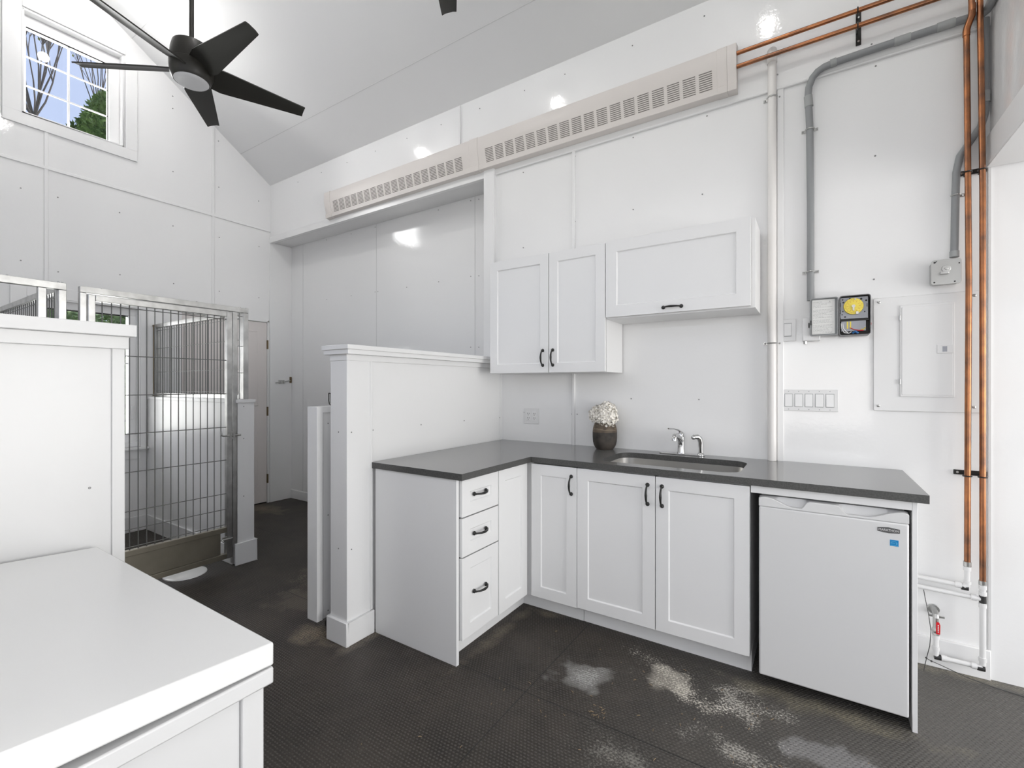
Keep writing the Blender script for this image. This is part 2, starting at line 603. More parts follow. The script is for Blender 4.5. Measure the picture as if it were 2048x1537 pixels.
# kitchen wall
b = MB()
b.box(-2.14, XE + 0.2, YW, YW + 0.45, 0, 2.955)
b.box(XF - 0.2, XE + 0.2, YW - 0.010, YW + 0.45, 2.955, ZE + 0.12)
b.box(XF - 0.2, -2.14, YR, YW + 0.45, 0, 2.955)
b.box(-5.19, XF, YW, YR, 0, 2.955)
LOW = [(-1.797, 2.908), (-1.797, 2.349), (-1.376, 2.915), (-1.376, 2.462), (-0.966, 2.925), (-0.966, 2.461), (0.267, 2.922),
       (-0.142, 2.916), (-0.14, 2.47), (0.265, 2.474), (-0.521, 2.923), (-0.547, 2.465), (0.26, 1.858), (-0.142, 1.856),
       (-0.979, 1.241), (-0.566, 1.243), (-1.788, 1.128), (-1.399, 1.128), (-1.36, 1.128)]
screws(b, LOW, TF(YW))
UPP = [(-1.78, 3.505), (-1.449, 3.504), (-0.968, 3.512), (-0.534, 3.514), (-2.192, 3.506), (-2.595, 3.503), (-2.993, 3.504),
       (-3.404, 3.505), (-3.812, 3.506), (-4.219, 3.509), (-4.628, 3.51), (0.25, 3.032), (-0.158, 3.03), (-0.56, 3.03)]
screws(b, UPP, TF(YW - 0.010))
REC = [(-3.701, 2.926), (-2.852, 2.924), (-2.479, 2.928), (-2.392, 2.921), (-4.073, 2.923), (-4.494, 2.932), (-2.848, 2.27),
       (-2.479, 2.272), (-2.392, 2.265), (-3.701, 2.27), (-3.255, 2.267), (-4.073, 2.271), (-4.487, 2.275), (-2.479, 1.658),
       (-2.392, 1.654), (-3.66, 2.27), (-3.66, 1.66), (-3.701, 1.66)]
screws(b, REC, TF(YR))
for x in (-3.682, -2.434, -4.93):
    b.box(x - 0.003, x + 0.003, YR - 0.0015, YR + 0.01, 0.1, 2.955, 2)
struct(b.build('wall_back', [M['wall'], M['screw'], M['seam']], loc=(-1, YW, 0)), 'white panelled kitchen wall with screw heads and a tall recess', 'wall')

# battens (joint covers) of the kitchen wall
b = MB()
b.box(-1.397, -1.374, YW - 0.012, YW + 0.003, 0.885, 2.95)
b.box(-2.40, -2.382, YW - 0.022, YW - 0.007, 3.25, ZE)
b.box(-0.162, -0.128, YW - 0.010, YW + 0.003, 0.885, 2.95)
b.box(-2.044, XC, YW - 0.014, YW + 0.003, 2.945, 2.958)
struct(b.build('trim_1', M['trim'], loc=(-1, YW, 1), bev=0.005), 'white joint battens on the kitchen wall', 'trim')
b = MB()
b.box(-2.14, -2.044, YW - 0.03, YW + 0.01, 0, 3.009)
b.box(XF, -2.14, YW - 0.022, YW + 0.01, 2.940, 3.009)
b.box(XF + 0.001, XF + 0.012, YW - 0.02, YR, 0.0, 2.946)
struct(b.build('trim_2', M['trim'], loc=(-2.1, YW, 0), bev=0.002), 'white casing around the recess', 'trim')
b = MB()
b.box(0.667, 0.676, YW - 0.008, YW + 0.004, 0.134, 2.31)
struct(b.build('trim_3', M['seam'], loc=(0.667, YW, 0)), 'thin grey edge channel where the wall lining ends', 'trim')
b = MB()
b.box(0.34, 0.674, YW - 0.016, YW + 0.004, 0, 0.134)
struct(b.build('baseboard_back', M['trim'], loc=(0.5, YW, 0), bev=0.003), 'white baseboard beside the fridge', 'baseboard')
b = MB()
b.box(XF + 0.012, -2.14, YR - 0.015, YR + 0.004, 0, 0.10)
struct(b.build('baseboard_recess', M['trim'], loc=(-3, YR, 0), bev=0.003), 'white baseboard in the recess', 'baseboard')

# far gable wall with two window openings and a door opening
WG = (0.976, 1.492, 3.48, 4.178)      # gable window glass: y0 y1 z0 z1
WK = (1.04, 1.632, 0.88, 1.962)       # kennel window glass
HG = (0.945, 1.575, 3.455, 4.27)
HK = (0.97, 1.70, 0.80, 2.03)
b = MB()
xa, xb = XF - 0.16, XF
b.box(xa, xb, YN, HK[0], 0, 3.075)
b.box(xa, xb, HK[0], HK[1], 0, HK[2])
b.box(xa, xb, HK[0], HK[1], HK[3], 3.075)
b.box(xa, xb, HK[1], 2.03, 0, 3.075)
b.box(xa, xb, 2.03, 2.892, 2.046, 3.075)
b.box(xa, xb, 2.892, YW, 0, 3.075)
b.box(xa, xb, HG[0], HG[1], 3.075, HG[2])
zl = lambda y: ZE + SL * ((YW - y) if y > RY else (y - YN))
b.prism([(YN, 3.075), (HG[0], 3.075), (HG[0], zl(HG[0])), (YN, ZE)], 'X', xa, xb)
b.prism([(HG[1], 3.075), (YW, 3.075), (YW, ZE), (HG[1], zl(HG[1]))], 'X', xa, xb)
b.prism([(HG[0], HG[3]), (HG[1], HG[3]), (HG[1], zl(HG[1])), (RY, ZRG), (HG[0], zl(HG[0]))], 'X', xa, xb)
FAR = [(1.959, 4.114), (1.959, 3.995), (2.368, 3.863), (2.371, 3.385), (2.783, 3.379), (1.961, 3.388), (1.961, 2.864),
       (2.376, 2.866), (2.787, 2.873), (1.551, 2.864), (1.15, 2.863), (0.939, 2.863), (0.939, 2.3), (1.152, 2.255),
       (1.554, 2.312), (1.966, 2.309), (2.376, 2.305), (2.785, 2.302)]
for (y, z) in FAR:
    b.cyl((XF - 0.002, y, z), (XF + 0.003, y, z), 0.005, seg=8, mi=1)
struct(b.build('wall_left', [M['wall_far'], M['screw']], loc=(XF, 1.2, 0)), 'white gable end wall with screw heads', 'wall')
b = MB()
for y, z0, z1 in ((2.316, 2.06, 3.98), (1.081, 2.13, 3.37)):
    b.box(XF, XF + 0.008, y - 0.013, y + 0.013, z0, z1)
b.box(XF, XF + 0.009, YN, YW, 3.064, 3.090)
struct(b.build('trim_4', M['trim'], loc=(XF, 1.2, 3), bev=0.004), 'white joint battens on the gable wall', 'trim')

# ceiling : two slopes, seams as hairlines
b = MB()
for s_, y0 in ((1, YW), (-1, YN)):
    b.prism([(y0, ZE), (RY, ZRG), (RY, ZRG + 0.12), (y0, ZE + 0.12)], 'X', XF - 0.16, XC + 0.12)
for y in (2.588, 1.64):
    z = ZE + SL * (YW - y)
    b.prism([(y - 0.002, z + 0.002 * SL - 0.0008), (y + 0.002, z - 0.002 * SL - 0.0008), (y + 0.002, z + 0.002), (y - 0.002, z + 0.004)], 'X', XF, XC, 1)
struct(b.build('ceiling', [M['ceiling'], M['seam']], loc=(-2, RY, ZRG)), 'white vaulted ceiling with fine panel seams', 'ceiling')

# right wall above the wide opening into the side room
b = MB()
b.prism([(YN, 2.325), (YW, 2.325), (YW, ZE), (RY, ZRG), (YN, ZE)], 'X', XC, XC + 0.12)
struct(b.build('wall_right', M['wall'], loc=(XC, 1.2, 2.3)), 'white wall above the opening to the side room', 'wall')
b = MB()
b.box(XC - 0.012, XC + 0.01, YN, YW - 0.012, 2.325, 2.45)
b.box(XC - 0.016, XC + 0.14, YN, YW - 0.012, 2.308, 2.325)
struct(b.build('trim_5', M['trim'], loc=(XC, 1.2, 2.35), bev=0.002), 'white header trim over the side room opening', 'trim')
b = MB()
b.box(XC + 0.12, XE + 0.2, YN, YW, 2.325, 2.44)
struct(b.build('ceiling_side_room', M['ceiling'], loc=(2.4, 1.2, 2.33)), 'flat white ceiling of the side room', 'ceiling')
# end wall of the side room with its wide door opening, and the wall behind the camera with openings added for the fill lamps
b = MB()
b.box(XE, XE + 0.15, YN, -0.2, 0, 2.44)
b.box(XE, XE + 0.15, 2.6, YW, 0, 2.44)
b.box(XE, XE + 0.15, -0.2, 2.6, 2.25, 2.44)
b.box(XE, XE + 0.15, -0.2, 2.6, 0, 0.14)
struct(b.build('wall_end', M['wall'], loc=(XE, 1.2, 0)), 'end wall of the side room with a wide opening', 'wall')
b = MB()
b.box(XF - 0.16, -3.9, YN - 0.15, YN, 0, ZE + 0.1)
b.box(-0.7, -0.5, YN - 0.15, YN, 0, ZE + 0.1)
b.box(0.6, 1.0, YN - 0.15, YN, 0, ZE + 0.1)
b.box(-0.5, 0.6, YN - 0.15, YN, 0, 0.8)
b.box(-0.5, 0.6, YN - 0.15, YN, 2.0, ZE + 0.1)
b.box(2.4, XE, YN - 0.15, YN, 0, ZE + 0.1)
b.box(1.0, 2.4, YN - 0.15, YN, 0, 0.75)
b.box(1.0, 2.4, YN - 0.15, YN, 2.15, ZE + 0.1)
b.box(-3.9, -0.7, YN - 0.15, YN, 0, 2.05)
b.box(-3.9, -0.7, YN - 0.15, YN, 3.25, ZE + 0.1)
struct(b.build('wall_front', M['wall'], loc=(-2, YN, 0)), 'white wall behind the camera', 'wall')

# gable window
w = MB()
w.box(XF, XF + 0.014, 0.838, 1.678, 3.362, 3.455)
w.box(XF, XF + 0.014, 0.838, 0.945, 3.455, 4.36)
w.box(XF, XF + 0.014, 1.590, 1.678, 3.455, 4.22)
w.box(XF, XF + 0.014, 0.945, 1.590, 4.285, 4.36)
win = struct(w.build('window_1', M['trim'], loc=(XF, 1.25, 3.4), bev=0.002), 'gable window with white casing and thin grilles', 'window')
w = MB()
y0, y1, z0, z1 = HG
for (a, c, d, e) in ((y0, y0 + 0.012, z0, z1), (y1 - 0.012, y1, z0, z1), (y0, y1, z0, z0 + 0.012), (y0, y1, z1 - 0.012, z1)):
    w.box(XF - 0.15, XF + 0.016, a, c, d, e)
y0, y1, z0, z1 = WG
for (a, c, d, e) in ((HG[0] + 0.008, y0, z0, z1), (y1, HG[1] - 0.01, z0, z1), (HG[0] + 0.008, HG[1] - 0.01, HG[2] + 0.008, z0), (HG[0] + 0.008, HG[1] - 0.01, z1, HG[3] - 0.008)):
    w.box(XF - 0.12, XF - 0.045, a, c, d, e)
w.build('window_frame', M['trim'], win, bev=0.003)
w = MB()
w.box(XF - 0.090, XF - 0.084, y0 - 0.01, y1 + 0.01, z0 - 0.01, z1 + 0.01)
w.build('pane', M['glass'], win)
w = MB()
ym = (y0 + y1) / 2
w.box(XF - 0.083, XF - 0.076, ym - 0.007, ym + 0.007, z0, z1)
for k in (1, 2):
    zz = z0 + (z1 - z0) * k / 3
    w.box(XF - 0.0832, XF - 0.0762, y0, y1, zz - 0.006, zz + 0.006)
w.build('grille', M['trim'], win)
w = MB()
w.box(XF - 0.0755, XF - 0.072, y0 - 0.001, y1 + 0.001, z1 - 0.008, z1 + 0.001)
w.box(XF - 0.0755, XF - 0.072, y1 - 0.006, y1 + 0.001, z0, z1)
w.build('gasket', M['black'], win)

# kennel window
w = MB()
w.box(XF, XF + 0.014, 0.88, 0.97, 0.72, 2.12)
w.box(XF, XF + 0.014, 1.70, 1.752, 0.72, 2.12)
w.box(XF, XF + 0.014, 0.97, 1.70, 2.03, 2.12)
w.box(XF, XF + 0.014, 0.97, 1.70, 0.66, 0.745)
w.box(XF - 0.10, XF + 0.05, 0.90, 1.752, 0.745, 0.765)
win = struct(w.build('window_2', M['trim'], loc=(XF, 1.3, 0.7), bev=0.002), 'tall white casement window behind the kennel gate', 'window')
w = MB()
y0, y1, z0, z1 = HK
for (a, c, d, e) in ((y0, y0 + 0.012, z0, z1), (y1 - 0.012, y1, z0, z1), (y0, y1, z0 - 0.03, z0 + 0.012), (y0, y1, z1 - 0.012, z1)):
    w.box(XF - 0.15, XF + 0.010, a, c, d, e)
y0, y1, z0, z1 = WK
for (a, c, d, e) in ((HK[0] + 0.008, y0, z0, z1), (y1, HK[1] - 0.01, z0, z1), (HK[0] + 0.008, HK[1] - 0.01, HK[2] + 0.008, z0), (HK[0] + 0.008, HK[1] - 0.01, z1, HK[3] - 0.008)):
    w.box(XF - 0.12, XF - 0.045, a, c, d, e)
w.build('window_frame', M['trim'], win, bev=0.003)
w = MB()
w.box(XF - 0.090, XF - 0.084, y0 - 0.01, y1 + 0.01, z0 - 0.01, z1 + 0.01)
w.build('pane', M['glass'], win)
w = MB()
w.box(XF - 0.083, XF - 0.076, y0, y1, 1.52, 1.534)
w.box(XF - 0.0832, XF - 0.0762, 1.335, 1.347, z0, z1)
w.build('grille', M['trim'], win)
w = MB()
w.box(XF - 0.0755, XF - 0.072, y0, y1, z1 - 0.010, z1 + 0.001)
w.build('gasket', M['black'], win)
w = MB()
w.box(XF - 0.045, XF - 0.03, 1.645, 1.668, 1.02, 1.14)
w.build('sash_lock', M['plate'], win, bev=0.004)

# door in the gable wall
d = MB()
d.box(XF - 0.05, XF - 0.008, 2.035, 2.880, 0.012, 2.036)
door = struct(d.build('door_1', M['door'], loc=(XF - 0.03, 2.45, 0), bev=0.002), 'warm white flush door in the gable wall', 'door')
d = MB()
for (a_, c_, e_, f_) in ((2.14, 2.78, 1.925, 1.932), (2.14, 2.78, 1.10, 1.107), (2.14, 2.147, 1.10, 1.93), (2.773, 2.78, 1.10, 1.93), (2.14, 2.78, 0.93, 0.937), (2.14, 2.78, 0.20, 0.207), (2.14, 2.147, 0.20, 0.93), (2.773, 2.78, 0.20, 0.93)):
    d.box(XF - 0.0085, XF - 0.0055, a_, c_, e_, f_)
d.build('panel_moulding', M['door'], door, bev=0.001)
for z in (1.787, 1.034, 0.275):
    d = MB()
    d.box(XF - 0.012, XF + 0.004, 2.877, 2.897, z - 0.05, z + 0.05)
    d.cyl((XF + 0.004, 2.886, z - 0.05), (XF + 0.004, 2.886, z + 0.05), 0.006, seg=10)
    d.build('hinge', M['hinge'], door)
d = MB()
d.box(XF - 0.06, XF + 0.006, 2.882, 2.9, 0, 2.055)
d.box(XF - 0.06, XF + 0.006, 2.0, 2.9, 2.040, 2.060)
d.box(XF - 0.06, XF + 0.006, 2.01, 2.033, 0, 2.055)
d.build('door_frame', M['trim'], door)
d = MB()
d.box(XF - 0.05, XF - 0.02, 2.035, 2.88, 0.0, 0.012)
d.build('sweep', M['black'], door)

# half walls (passage between them) and kennel divider walls
CZ = 1.487


def half_wall(name, label, y0, y1, x0=-2.118, x1=-1.985, ends=True, post=0.15, near=True):
    b = MB()
    b.box(x0 + 0.008, x1 - 0.008, y0 + 0.002, y1 - 0.002, 0, CZ)
    # end boards and top rail boards that frame the recessed panel
    pe = (y0, y0 + post) if near else (y1 - 0.035, y1)
    b.box(x0, x1, pe[0], pe[1], 0, CZ)
    if near:
        b.box(x0 - 0.003, x1 + 0.003, y0 - 0.003, y1, CZ - 0.032, CZ)
        b.box(x0 - 0.03, x1 + 0.035, y0 - 0.02, y1, CZ, CZ + 0.024)
        b.box(x0 - 0.038, x1 + 0.043, y0 - 0.028, y1, CZ + 0.024, CZ + 0.047)
    else:
        b.box(x0 - 0.010, x1 + 0.012, y0, y1 + 0.008, 1.452, 1.494)
        b.box(x0 - 0.030, x1 + 0.036, y0, y1 + 0.022, 1.494, 1.534)
    if near:
        pts = [(2.057, 1.088), (2.472, 1.086), (1.69, 1.085), (2.9, 1.081)]
        for (y, z) in pts:
            b.cyl((x1 - 0.009, y, z), (x1 - 0.006, y, z), 0.004, seg=8, mi=1)
        for z in (1.086, 0.484):
            b.cyl((x1 - 0.002, 1.545, z), (x1 + 0.0015, 1.545, z), 0.004, seg=8, mi=1)
            b.cyl((-2.052, y0 - 0.0015, z), (-2.052, y0 + 0.002, z), 0.004, seg=8, mi=1)
        b.box(x1 - 0.008, x1 + 0.004, y0 + post - 0.004, y0 + post + 0.012, 0.125, CZ - 0.032)
        b.box(x1 - 0.008, x1 - 0.004, YW - 0.02, YW, 0.91, CZ - 0.032)
    else:
        b.cyl((x1 - 0.009, 0.52, 0.99), (x1 - 0.006, 0.52, 0.99), 0.004, seg=8, mi=1)
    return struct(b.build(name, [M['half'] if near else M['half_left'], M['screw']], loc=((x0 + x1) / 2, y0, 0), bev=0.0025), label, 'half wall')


half_wall('wall_divider_right', 'white half wall with cap behind the drawer cabinet', 1.517, YW)
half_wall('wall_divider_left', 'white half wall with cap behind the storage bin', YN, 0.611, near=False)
b = MB()
b.box(-2.133, -1.97, 1.502, 1.517, 0, 0.122)
b.box(-1.985, -1.970, 1.517, 1.683, 0, 0.122)
b.box(-2.133, -2.118, 1.517, 2.9, 0, 0.122)
struct(b.build('baseboard_divider', M['trim'], loc=(-2.05, 1.5, 0), bev=0.003), 'white baseboard around the half wall post', 'baseboard')

for nm, ya, lab in (('wall_kennel_right', 1.757, 'low white divider wall right of the kennel gate'),
                    ('wall_kennel_left', 0.755, 'low white divider wall left of the kennel gate')):
    b = MB()
    b.box(XF, -3.56, ya, ya + 0.128, 0, 1.205)
    b.box(XF, -3.552, ya - 0.006, ya + 0.134, 1.198, 1.222)
    for z in (1.17, 0.93, 0.50):
        b.cyl((-3.561, ya + 0.05, z), (-3.558, ya + 0.05, z), 0.004, seg=8, mi=1)
    struct(b.build(nm, [M['half'], M['screw']], loc=(-4.3, ya, 0), bev=0.002), lab, 'half wall')
b = MB()
b.box(XF, -3.60, 1.742, 1.757, 0, 0.135)
b.box(-3.56, -3.545, 1.742, 1.90, 0, 0.16)
b.box(XF, -3.545, 1.885, 1.90, 0, 0.16)
b.box(XF, XF + 0.015, 0.885, 1.742, 0, 0.135)
b.box(XF, -3.60, 0.885, 0.90, 0, 0.135)
struct(b.build('baseboard_kennel', M['trim'], loc=(-3.56, 1.82, 0), bev=0.003), 'white baseboard around the kennel walls', 'baseboard')

# ------------------------------------------------------------------ BASE CABINETS
CABZ0, CABZ1 = 0.115, 0.877


def shaker(b, T, a0, a1, z0, z1, rail=0.062, th=0.019, rec=0.007, g_=0.0015):
    a0 += g_; a1 -= g_; z0 += g_; z1 -= g_
    i0, i1, k0, k1 = a0 + rail, a1 - rail, z0 + rail, z1 - rail
    s_ = 0.005
    rings = [[(a0, 0, z0), (a1, 0, z0), (a1, 0, z1), (a0, 0, z1)],
             [(i0, 0, k0), (i1, 0, k0), (i1, 0, k1), (i0, 0, k1)],
             [(i0 + s_, rec, k0 + s_), (i1 - s_, rec, k0 + s_), (i1 - s_, rec, k1 - s_), (i0 + s_, rec, k1 - s_)],
             [(a0, th, z0), (a1, th, z0), (a1, th, z1), (a0, th, z1)]]
    vs = [T(*p) for r in rings for p in r]
    fs = []
    for k in range(4):
        j = (k + 1) % 4
        fs += [(k, j, 4 + j, 4 + k), (4 + k, 4 + j, 8 + j, 8 + k), (k, 12 + k, 12 + j, j)]
    fs += [(8, 9, 10, 11), (15, 14, 13, 12)]
    b.add(vs, fs)


def pull(T, a, z, vertical, parent, half=0.048):
    """arched black pull with round rosettes"""
    b = MB()
    n = 14
    path, rad = [], []
    for i in range(n + 1):
        t = -1 + 2 * i / n
        dd = -0.010 - 0.020 * (1 - abs(t) ** 2.6)
        k = t * half
        path.append((a, dd, z + k) if vertical else (a + k, dd, z))
        rad.append(0.0038 + 0.0028 * (1 - abs(t)) ** 1.2 + (0.0012 if abs(t) > 0.95 else 0))
    b.tube(path, rad, 10, T=T)
    for t in (-1, 1):
        k = t * half
        p = lambda d: (a, d, z + k) if vertical else (a + k, d, z)
        b.tube([p(0.0), p(-0.003), p(-0.006), p(-0.009), p(-0.014)], [0.0105, 0.0105, 0.0085, 0.0055, 0.005], 14, T=T)
    return b.build('handle', M['handle'], parent)


# drawer cabinet of the peninsula
cab = thing('drawer_cabinet', 'white three-drawer base cabinet with side panel at the peninsula end', 'cabinet', (-1.69, 1.68, 0))
b = MB()
b.box(-1.968, -1.412, 1.705, 2.02, 0.10, 0.882)
b.box(-1.968, -1.475, 1.705, 2.02, 0.0, 0.10)
b.build('body', M['cab'], cab)
b = MB()
b.box(-1.968, -1.405, 1.685, 1.7045, 0.0, 0.882)
b.build('side_panel', M['cab'], cab, bev=0.0015)
xs = -1.390
T = TR(xs)
for z0, z1, hz in ((0.697, 0.877, 0.795), (0.507, 0.694, 0.602), (0.112, 0.504, 0.318)):
    b = MB()
    shaker(b, T, 1.708, 2.012, z0, z1, rail=0.062)
    dr = b.build('drawer', M['cab'], cab, bev=0.001)
    pull(T, 1.850, hz, False, dr)
b = MB()
b.box(-1.4119, -1.4105, 1.709, 2.018, 0.11, 0.88)
b.build('reveal', M['cabgap'], cab)

# corner cabinet: one blank door towards the room, one with a pull
cab = thing('corner_cabinet', 'white corner base cabinet, two tall shaker doors meeting in the inner corner', 'cabinet', (-1.5, 2.5, 0))
b = MB()
b.prism([(-1.968, 2.0205), (-1.412, 2.0205), (-1.412, 2.334), (-1.078, 2.334), (-1.078, 2.915), (-1.968, 2.915)], 'Z', 0.10, 0.882)
b.prism([(-1.968, 2.0205), (-1.475, 2.0205), (-1.475, 2.405), (-1.078, 2.405), (-1.078, 2.915), (-1.968, 2.915)], 'Z', 0.0, 0.10)
b.build('body', M['cab'], cab)
b = MB()
shaker(b, TR(-1.390), 2.0145, 2.308, 0.108, 0.877)
b.build('door', M['cab'], cab, bev=0.001)
b = MB()
shaker(b, TF(2.310), -1.366, -1.0765, 0.108, 0.877)
dr = b.build('door', M['cab'], cab, bev=0.001, label='narrow door with a black pull')
pull(TF(2.310), -1.110, 0.778, True, dr)
b = MB()
b.box(-1.4119, -1.4105, 2.022, 2.30, 0.11, 0.88)
b.box(-1.36, -1.08, 2.3325, 2.3339, 0.11, 0.88)
b.build('reveal', M['cabgap'], cab)

# sink cabinet
cab = thing('sink_cabinet', 'wide white base cabinet with two shaker doors under the sink', 'cabinet', (-0.65, 2.6, 0))
b = MB()
t_ = 0.018
b.box(-1.0755, -1.0755 + t_, 2.334, 2.915, 0.10, 0.882)
b.box(-0.2345 - t_, -0.2345, 2.334, 2.915, 0.10, 0.882)
b.box(-0.2345 - t_, -0.2345, 2.405, 2.915, 0.0, 0.10)
b.box(-1.0755, -0.2345, 2.334, 2.915, 0.10, 0.118)
b.box(-1.0755, -0.2345, 2.334, 2.352, 0.80, 0.882)
b.box(-1.0755, -0.2345, 2.405, 2.42, 0.0, 0.10)
b.build('body', M['cab'], cab, bev=0.001)
for (x0, x1, hx) in ((-1.0765, -0.6525, -0.690), (-0.6515, -0.2325, -0.619)):
    b = MB()
    shaker(b, TF(2.310), x0, x1, 0.112, 0.877)
    dr = b.build('door', M['cab'], cab, bev=0.001)
    pull(TF(2.310), hx, 0.782, True, dr)
b = MB()
b.box(-0.662, -0.642, 2.3325, 2.3339, 0.11, 0.88)
b.build('reveal', M['cabgap'], cab)

# surround of the fridge bay: end panel and rail under the worktop
cab = thing('fridge_surround', 'white end panel and rail framing the fridge bay', 'cabinet panel', (0.33, 2.6, 0))
b = MB()
b.box(0.322, 0.338, 2.318, 2.915, 0, 0.8825)
b.build('end_panel', M['cab'], cab, bev=0.001)
b = MB()
b.box(-0.2295, 0.3215, 2.318, 2.336, 0.848, 0.8825)
b.build('rail', M['cab'], cab, bev=0.001)

# ------------------------------------------------------------------ WORKTOP, SINK, FAUCET
out = [(-1.984, 2.924), (0.369, 2.924), (0.369, 2.299), (-1.362, 2.299), (-1.362, 1.673), (-1.984, 1.673)]
hole = rrect(-0.985, -0.285, 2.385, 2.785, 0.085, 8)
vs, fs = plate(out, [hole], 0.883, 0.915)
b = MB()
b.add(vs, fs)
ct = b.build('countertop', [M['counter'], M['edge']], loc=(-0.8, 2.6, 0.883))
for p in ct.data.polygons:
    if abs(p.normal.z) < 0.5:
        p.material_index = 1
tag(ct, 'dark grey L-shaped worktop over the base cabinets and fridge', 'countertop')

b = MB()


def ring(z, gx, r):
    return [(x, y, z) for (x, y) in rrect(-0.985 - gx, -0.285 + gx, 2.385 - gx, 2.785 + gx, r, 8)]


rings = [ring(0.8825, 0.02, 0.09), ring(0.8825, 0.004, 0.088), ring(0.75, -0.004, 0.08), ring(0.705, -0.016, 0.07), ring(0.694, -0.045, 0.05)]
n = len(rings[0])
vs = [p for r_ in rings for p in r_]
fs = []
for i in range(len(rings) - 1):
    for k in range(n):
        k2 = (k + 1) % n
        fs.append((i * n + k, i * n + k2, (i + 1) * n + k2, (i + 1) * n + k))
fs.append(tuple((len(rings) - 1) * n + k for k in range(n)))
b.add(vs, fs, 0, True)
sink = thing('sink', 'stainless steel undermount sink set into the grey worktop', 'sink', (-0.635, 2.58, 0.69))
o = b.build('basin', M['steel'], sink, merge=False)
b = MB()
b.lathe([(0.045, 0.6945), (0.045, 0.697), (0.035, 0.6975), (0.028, 0.6955), (0.0, 0.6955)], (-0.635, 2.6, 0), 24)
b.build('drain', M['chrome'], sink)

f_ = thing('faucet', 'chrome single-lever kitchen faucet with side sprayer behind the sink', 'faucet', (-0.655, 2.862, 0.915))
b = MB()
pts = rrect(-0.782, -0.522, 2.838, 2.890, 0.025, 6)
b.prism(pts, 'Z', 0.9152, 0.922)
b.build('base_plate', M['chrome'], f_, bev=0.002)
b = MB()
c = (-0.655, 2.864)
b.tube([(c[0], c[1], 0.922), (c[0], c[1], 0.935), (c[0], c[1] - 0.001, 0.98), (c[0] + 0.001, c[1] - 0.002, 1.02), (c[0] + 0.001, c[1] - 0.003, 1.04), (c[0], c[1] - 0.004, 1.05)],
       [0.024, 0.0205, 0.0195, 0.020, 0.019, 0.010], 24)
b.build('body', M['chrome'], f_)
b = MB()
b.tube([(c[0] - 0.001, c[1] - 0.004, 0.992), (c[0] - 0.003, c[1] - 0.035, 1.018), (c[0] - 0.006, c[1] - 0.075, 1.033), (c[0] - 0.009, c[1] - 0.108, 1.034), (c[0] - 0.010, c[1] - 0.122, 1.020), (c[0] - 0.010, c[1] - 0.123, 1.008)],
       [0.0175, 0.0165, 0.015, 0.0145, 0.0135, 0.013], 16)
b.build('spout', M['chrome'], f_)
b = MB()
b.tube([(c[0], c[1] - 0.004, 1.046), (c[0] - 0.012, c[1] - 0.02, 1.062), (c[0] - 0.032, c[1] - 0.045, 1.070), (c[0] - 0.055, c[1] - 0.075, 1.072)],
       [0.011, 0.0075, 0.006, 0.0065], 12, flat=0.6)
b.build('lever', M['chrome'], f_)
b = MB()
c = (-0.545, 2.866)
b.tube([(c[0], c[1], 0.921), (c[0], c[1], 0.928), (c[0], c[1], 0.934), (c[0], c[1], 0.96), (c[0], c[1], 0.995), (c[0] - 0.004, c[1] - 0.006, 1.015), (c[0] - 0.016, c[1] - 0.020, 1.028), (c[0] - 0.032, c[1] - 0.034, 1.026)],
       [0.021, 0.019, 0.013, 0.0125, 0.0145, 0.0155, 0.0155, 0.0135], 18)
b.ball((c[0] - 0.033, c[1] - 0.036, 1.024), 0.0135, 12)
b.build('sprayer', M['chrome'], f_)

# vase with hydrangeas
v_ = thing('vase', 'dark brown clay vase with ribbed neck on the grey worktop', 'vase', (-1.125, 2.838, 0.915))
prof = [(0.0, 0.0005), (0.052, 0.0005), (0.060, 0.010), (0.070, 0.028), (0.0755, 0.05), (0.0775, 0.08), (0.0775, 0.112), (0.0755, 0.130), (0.073, 0.143), (0.0705, 0.152),
        (0.066, 0.163), (0.063, 0.168), (0.058, 0.168), (0.060, 0.155), (0.062, 0.13), (0.0, 0.13)]
b = MB()
prof2 = []
for i, (r, h) in enumerate(prof):
    prof2.append((r, h + 0.915))
b.lathe(prof2, (-1.125, 2.838, 0), 40, mis=[0] * 6 + [1] * 5 + [0] * 4)
b.build('body', [M['vase'], M['vase_rim']], v_)
b = MB()
for k, h in enumerate((0.128, 0.134, 0.141, 0.148, 0.155)):
    r = 0.0768 - max(0, h - 0.125) * 0.30
    pts = []
    for i in range(41):
        a = 2 * PI * i / 40
        wob = 0.0016 * math.sin(3 * a + k * 1.7) + 0.001 * math.sin(7 * a + k)
        pts.append((-1.125 + (r + 0.0002) * math.cos(a), 2.838 + (r + 0.0002) * math.sin(a), 0.915 + h + wob))
    b.tube(pts, 0.0009, 5, caps=False)
b.build('neck_lines', M['vase_line'], v_)

fl = thing('hydrangea_bunch', 'bunch of cream white hydrangea flowers in the dark vase', 'flowers', (-1.125, 2.838, 1.05))
rnd = random.Random(3)


def petal(b, c, nrm, up, size, ang, tilt):
    n_ = nrm.normalized()
    u = n_.orthogonal().normalized()
    u = Matrix.Rotation(ang, 3, n_) @ u
    w_ = n_.cross(u)
    pts = [(0.0, 0.0, 0), (0.35, -0.32, 0.10), (0.75, -0.42, 0.22), (1.0, -0.15, 0.30), (1.0, 0.15, 0.30), (0.75, 0.42, 0.22), (0.35, 0.32, 0.10)]
    vs = [c + (u * p[0] + w_ * p[1] + n_ * (p[2] * tilt)) * size for p in pts]
    mid = c + (u * 0.62 + n_ * (0.10 * tilt)) * size
    vs.append(mid)
    b.add(vs, [(i, (i + 1) % 7, 7) for i in range(7)], 0, True)


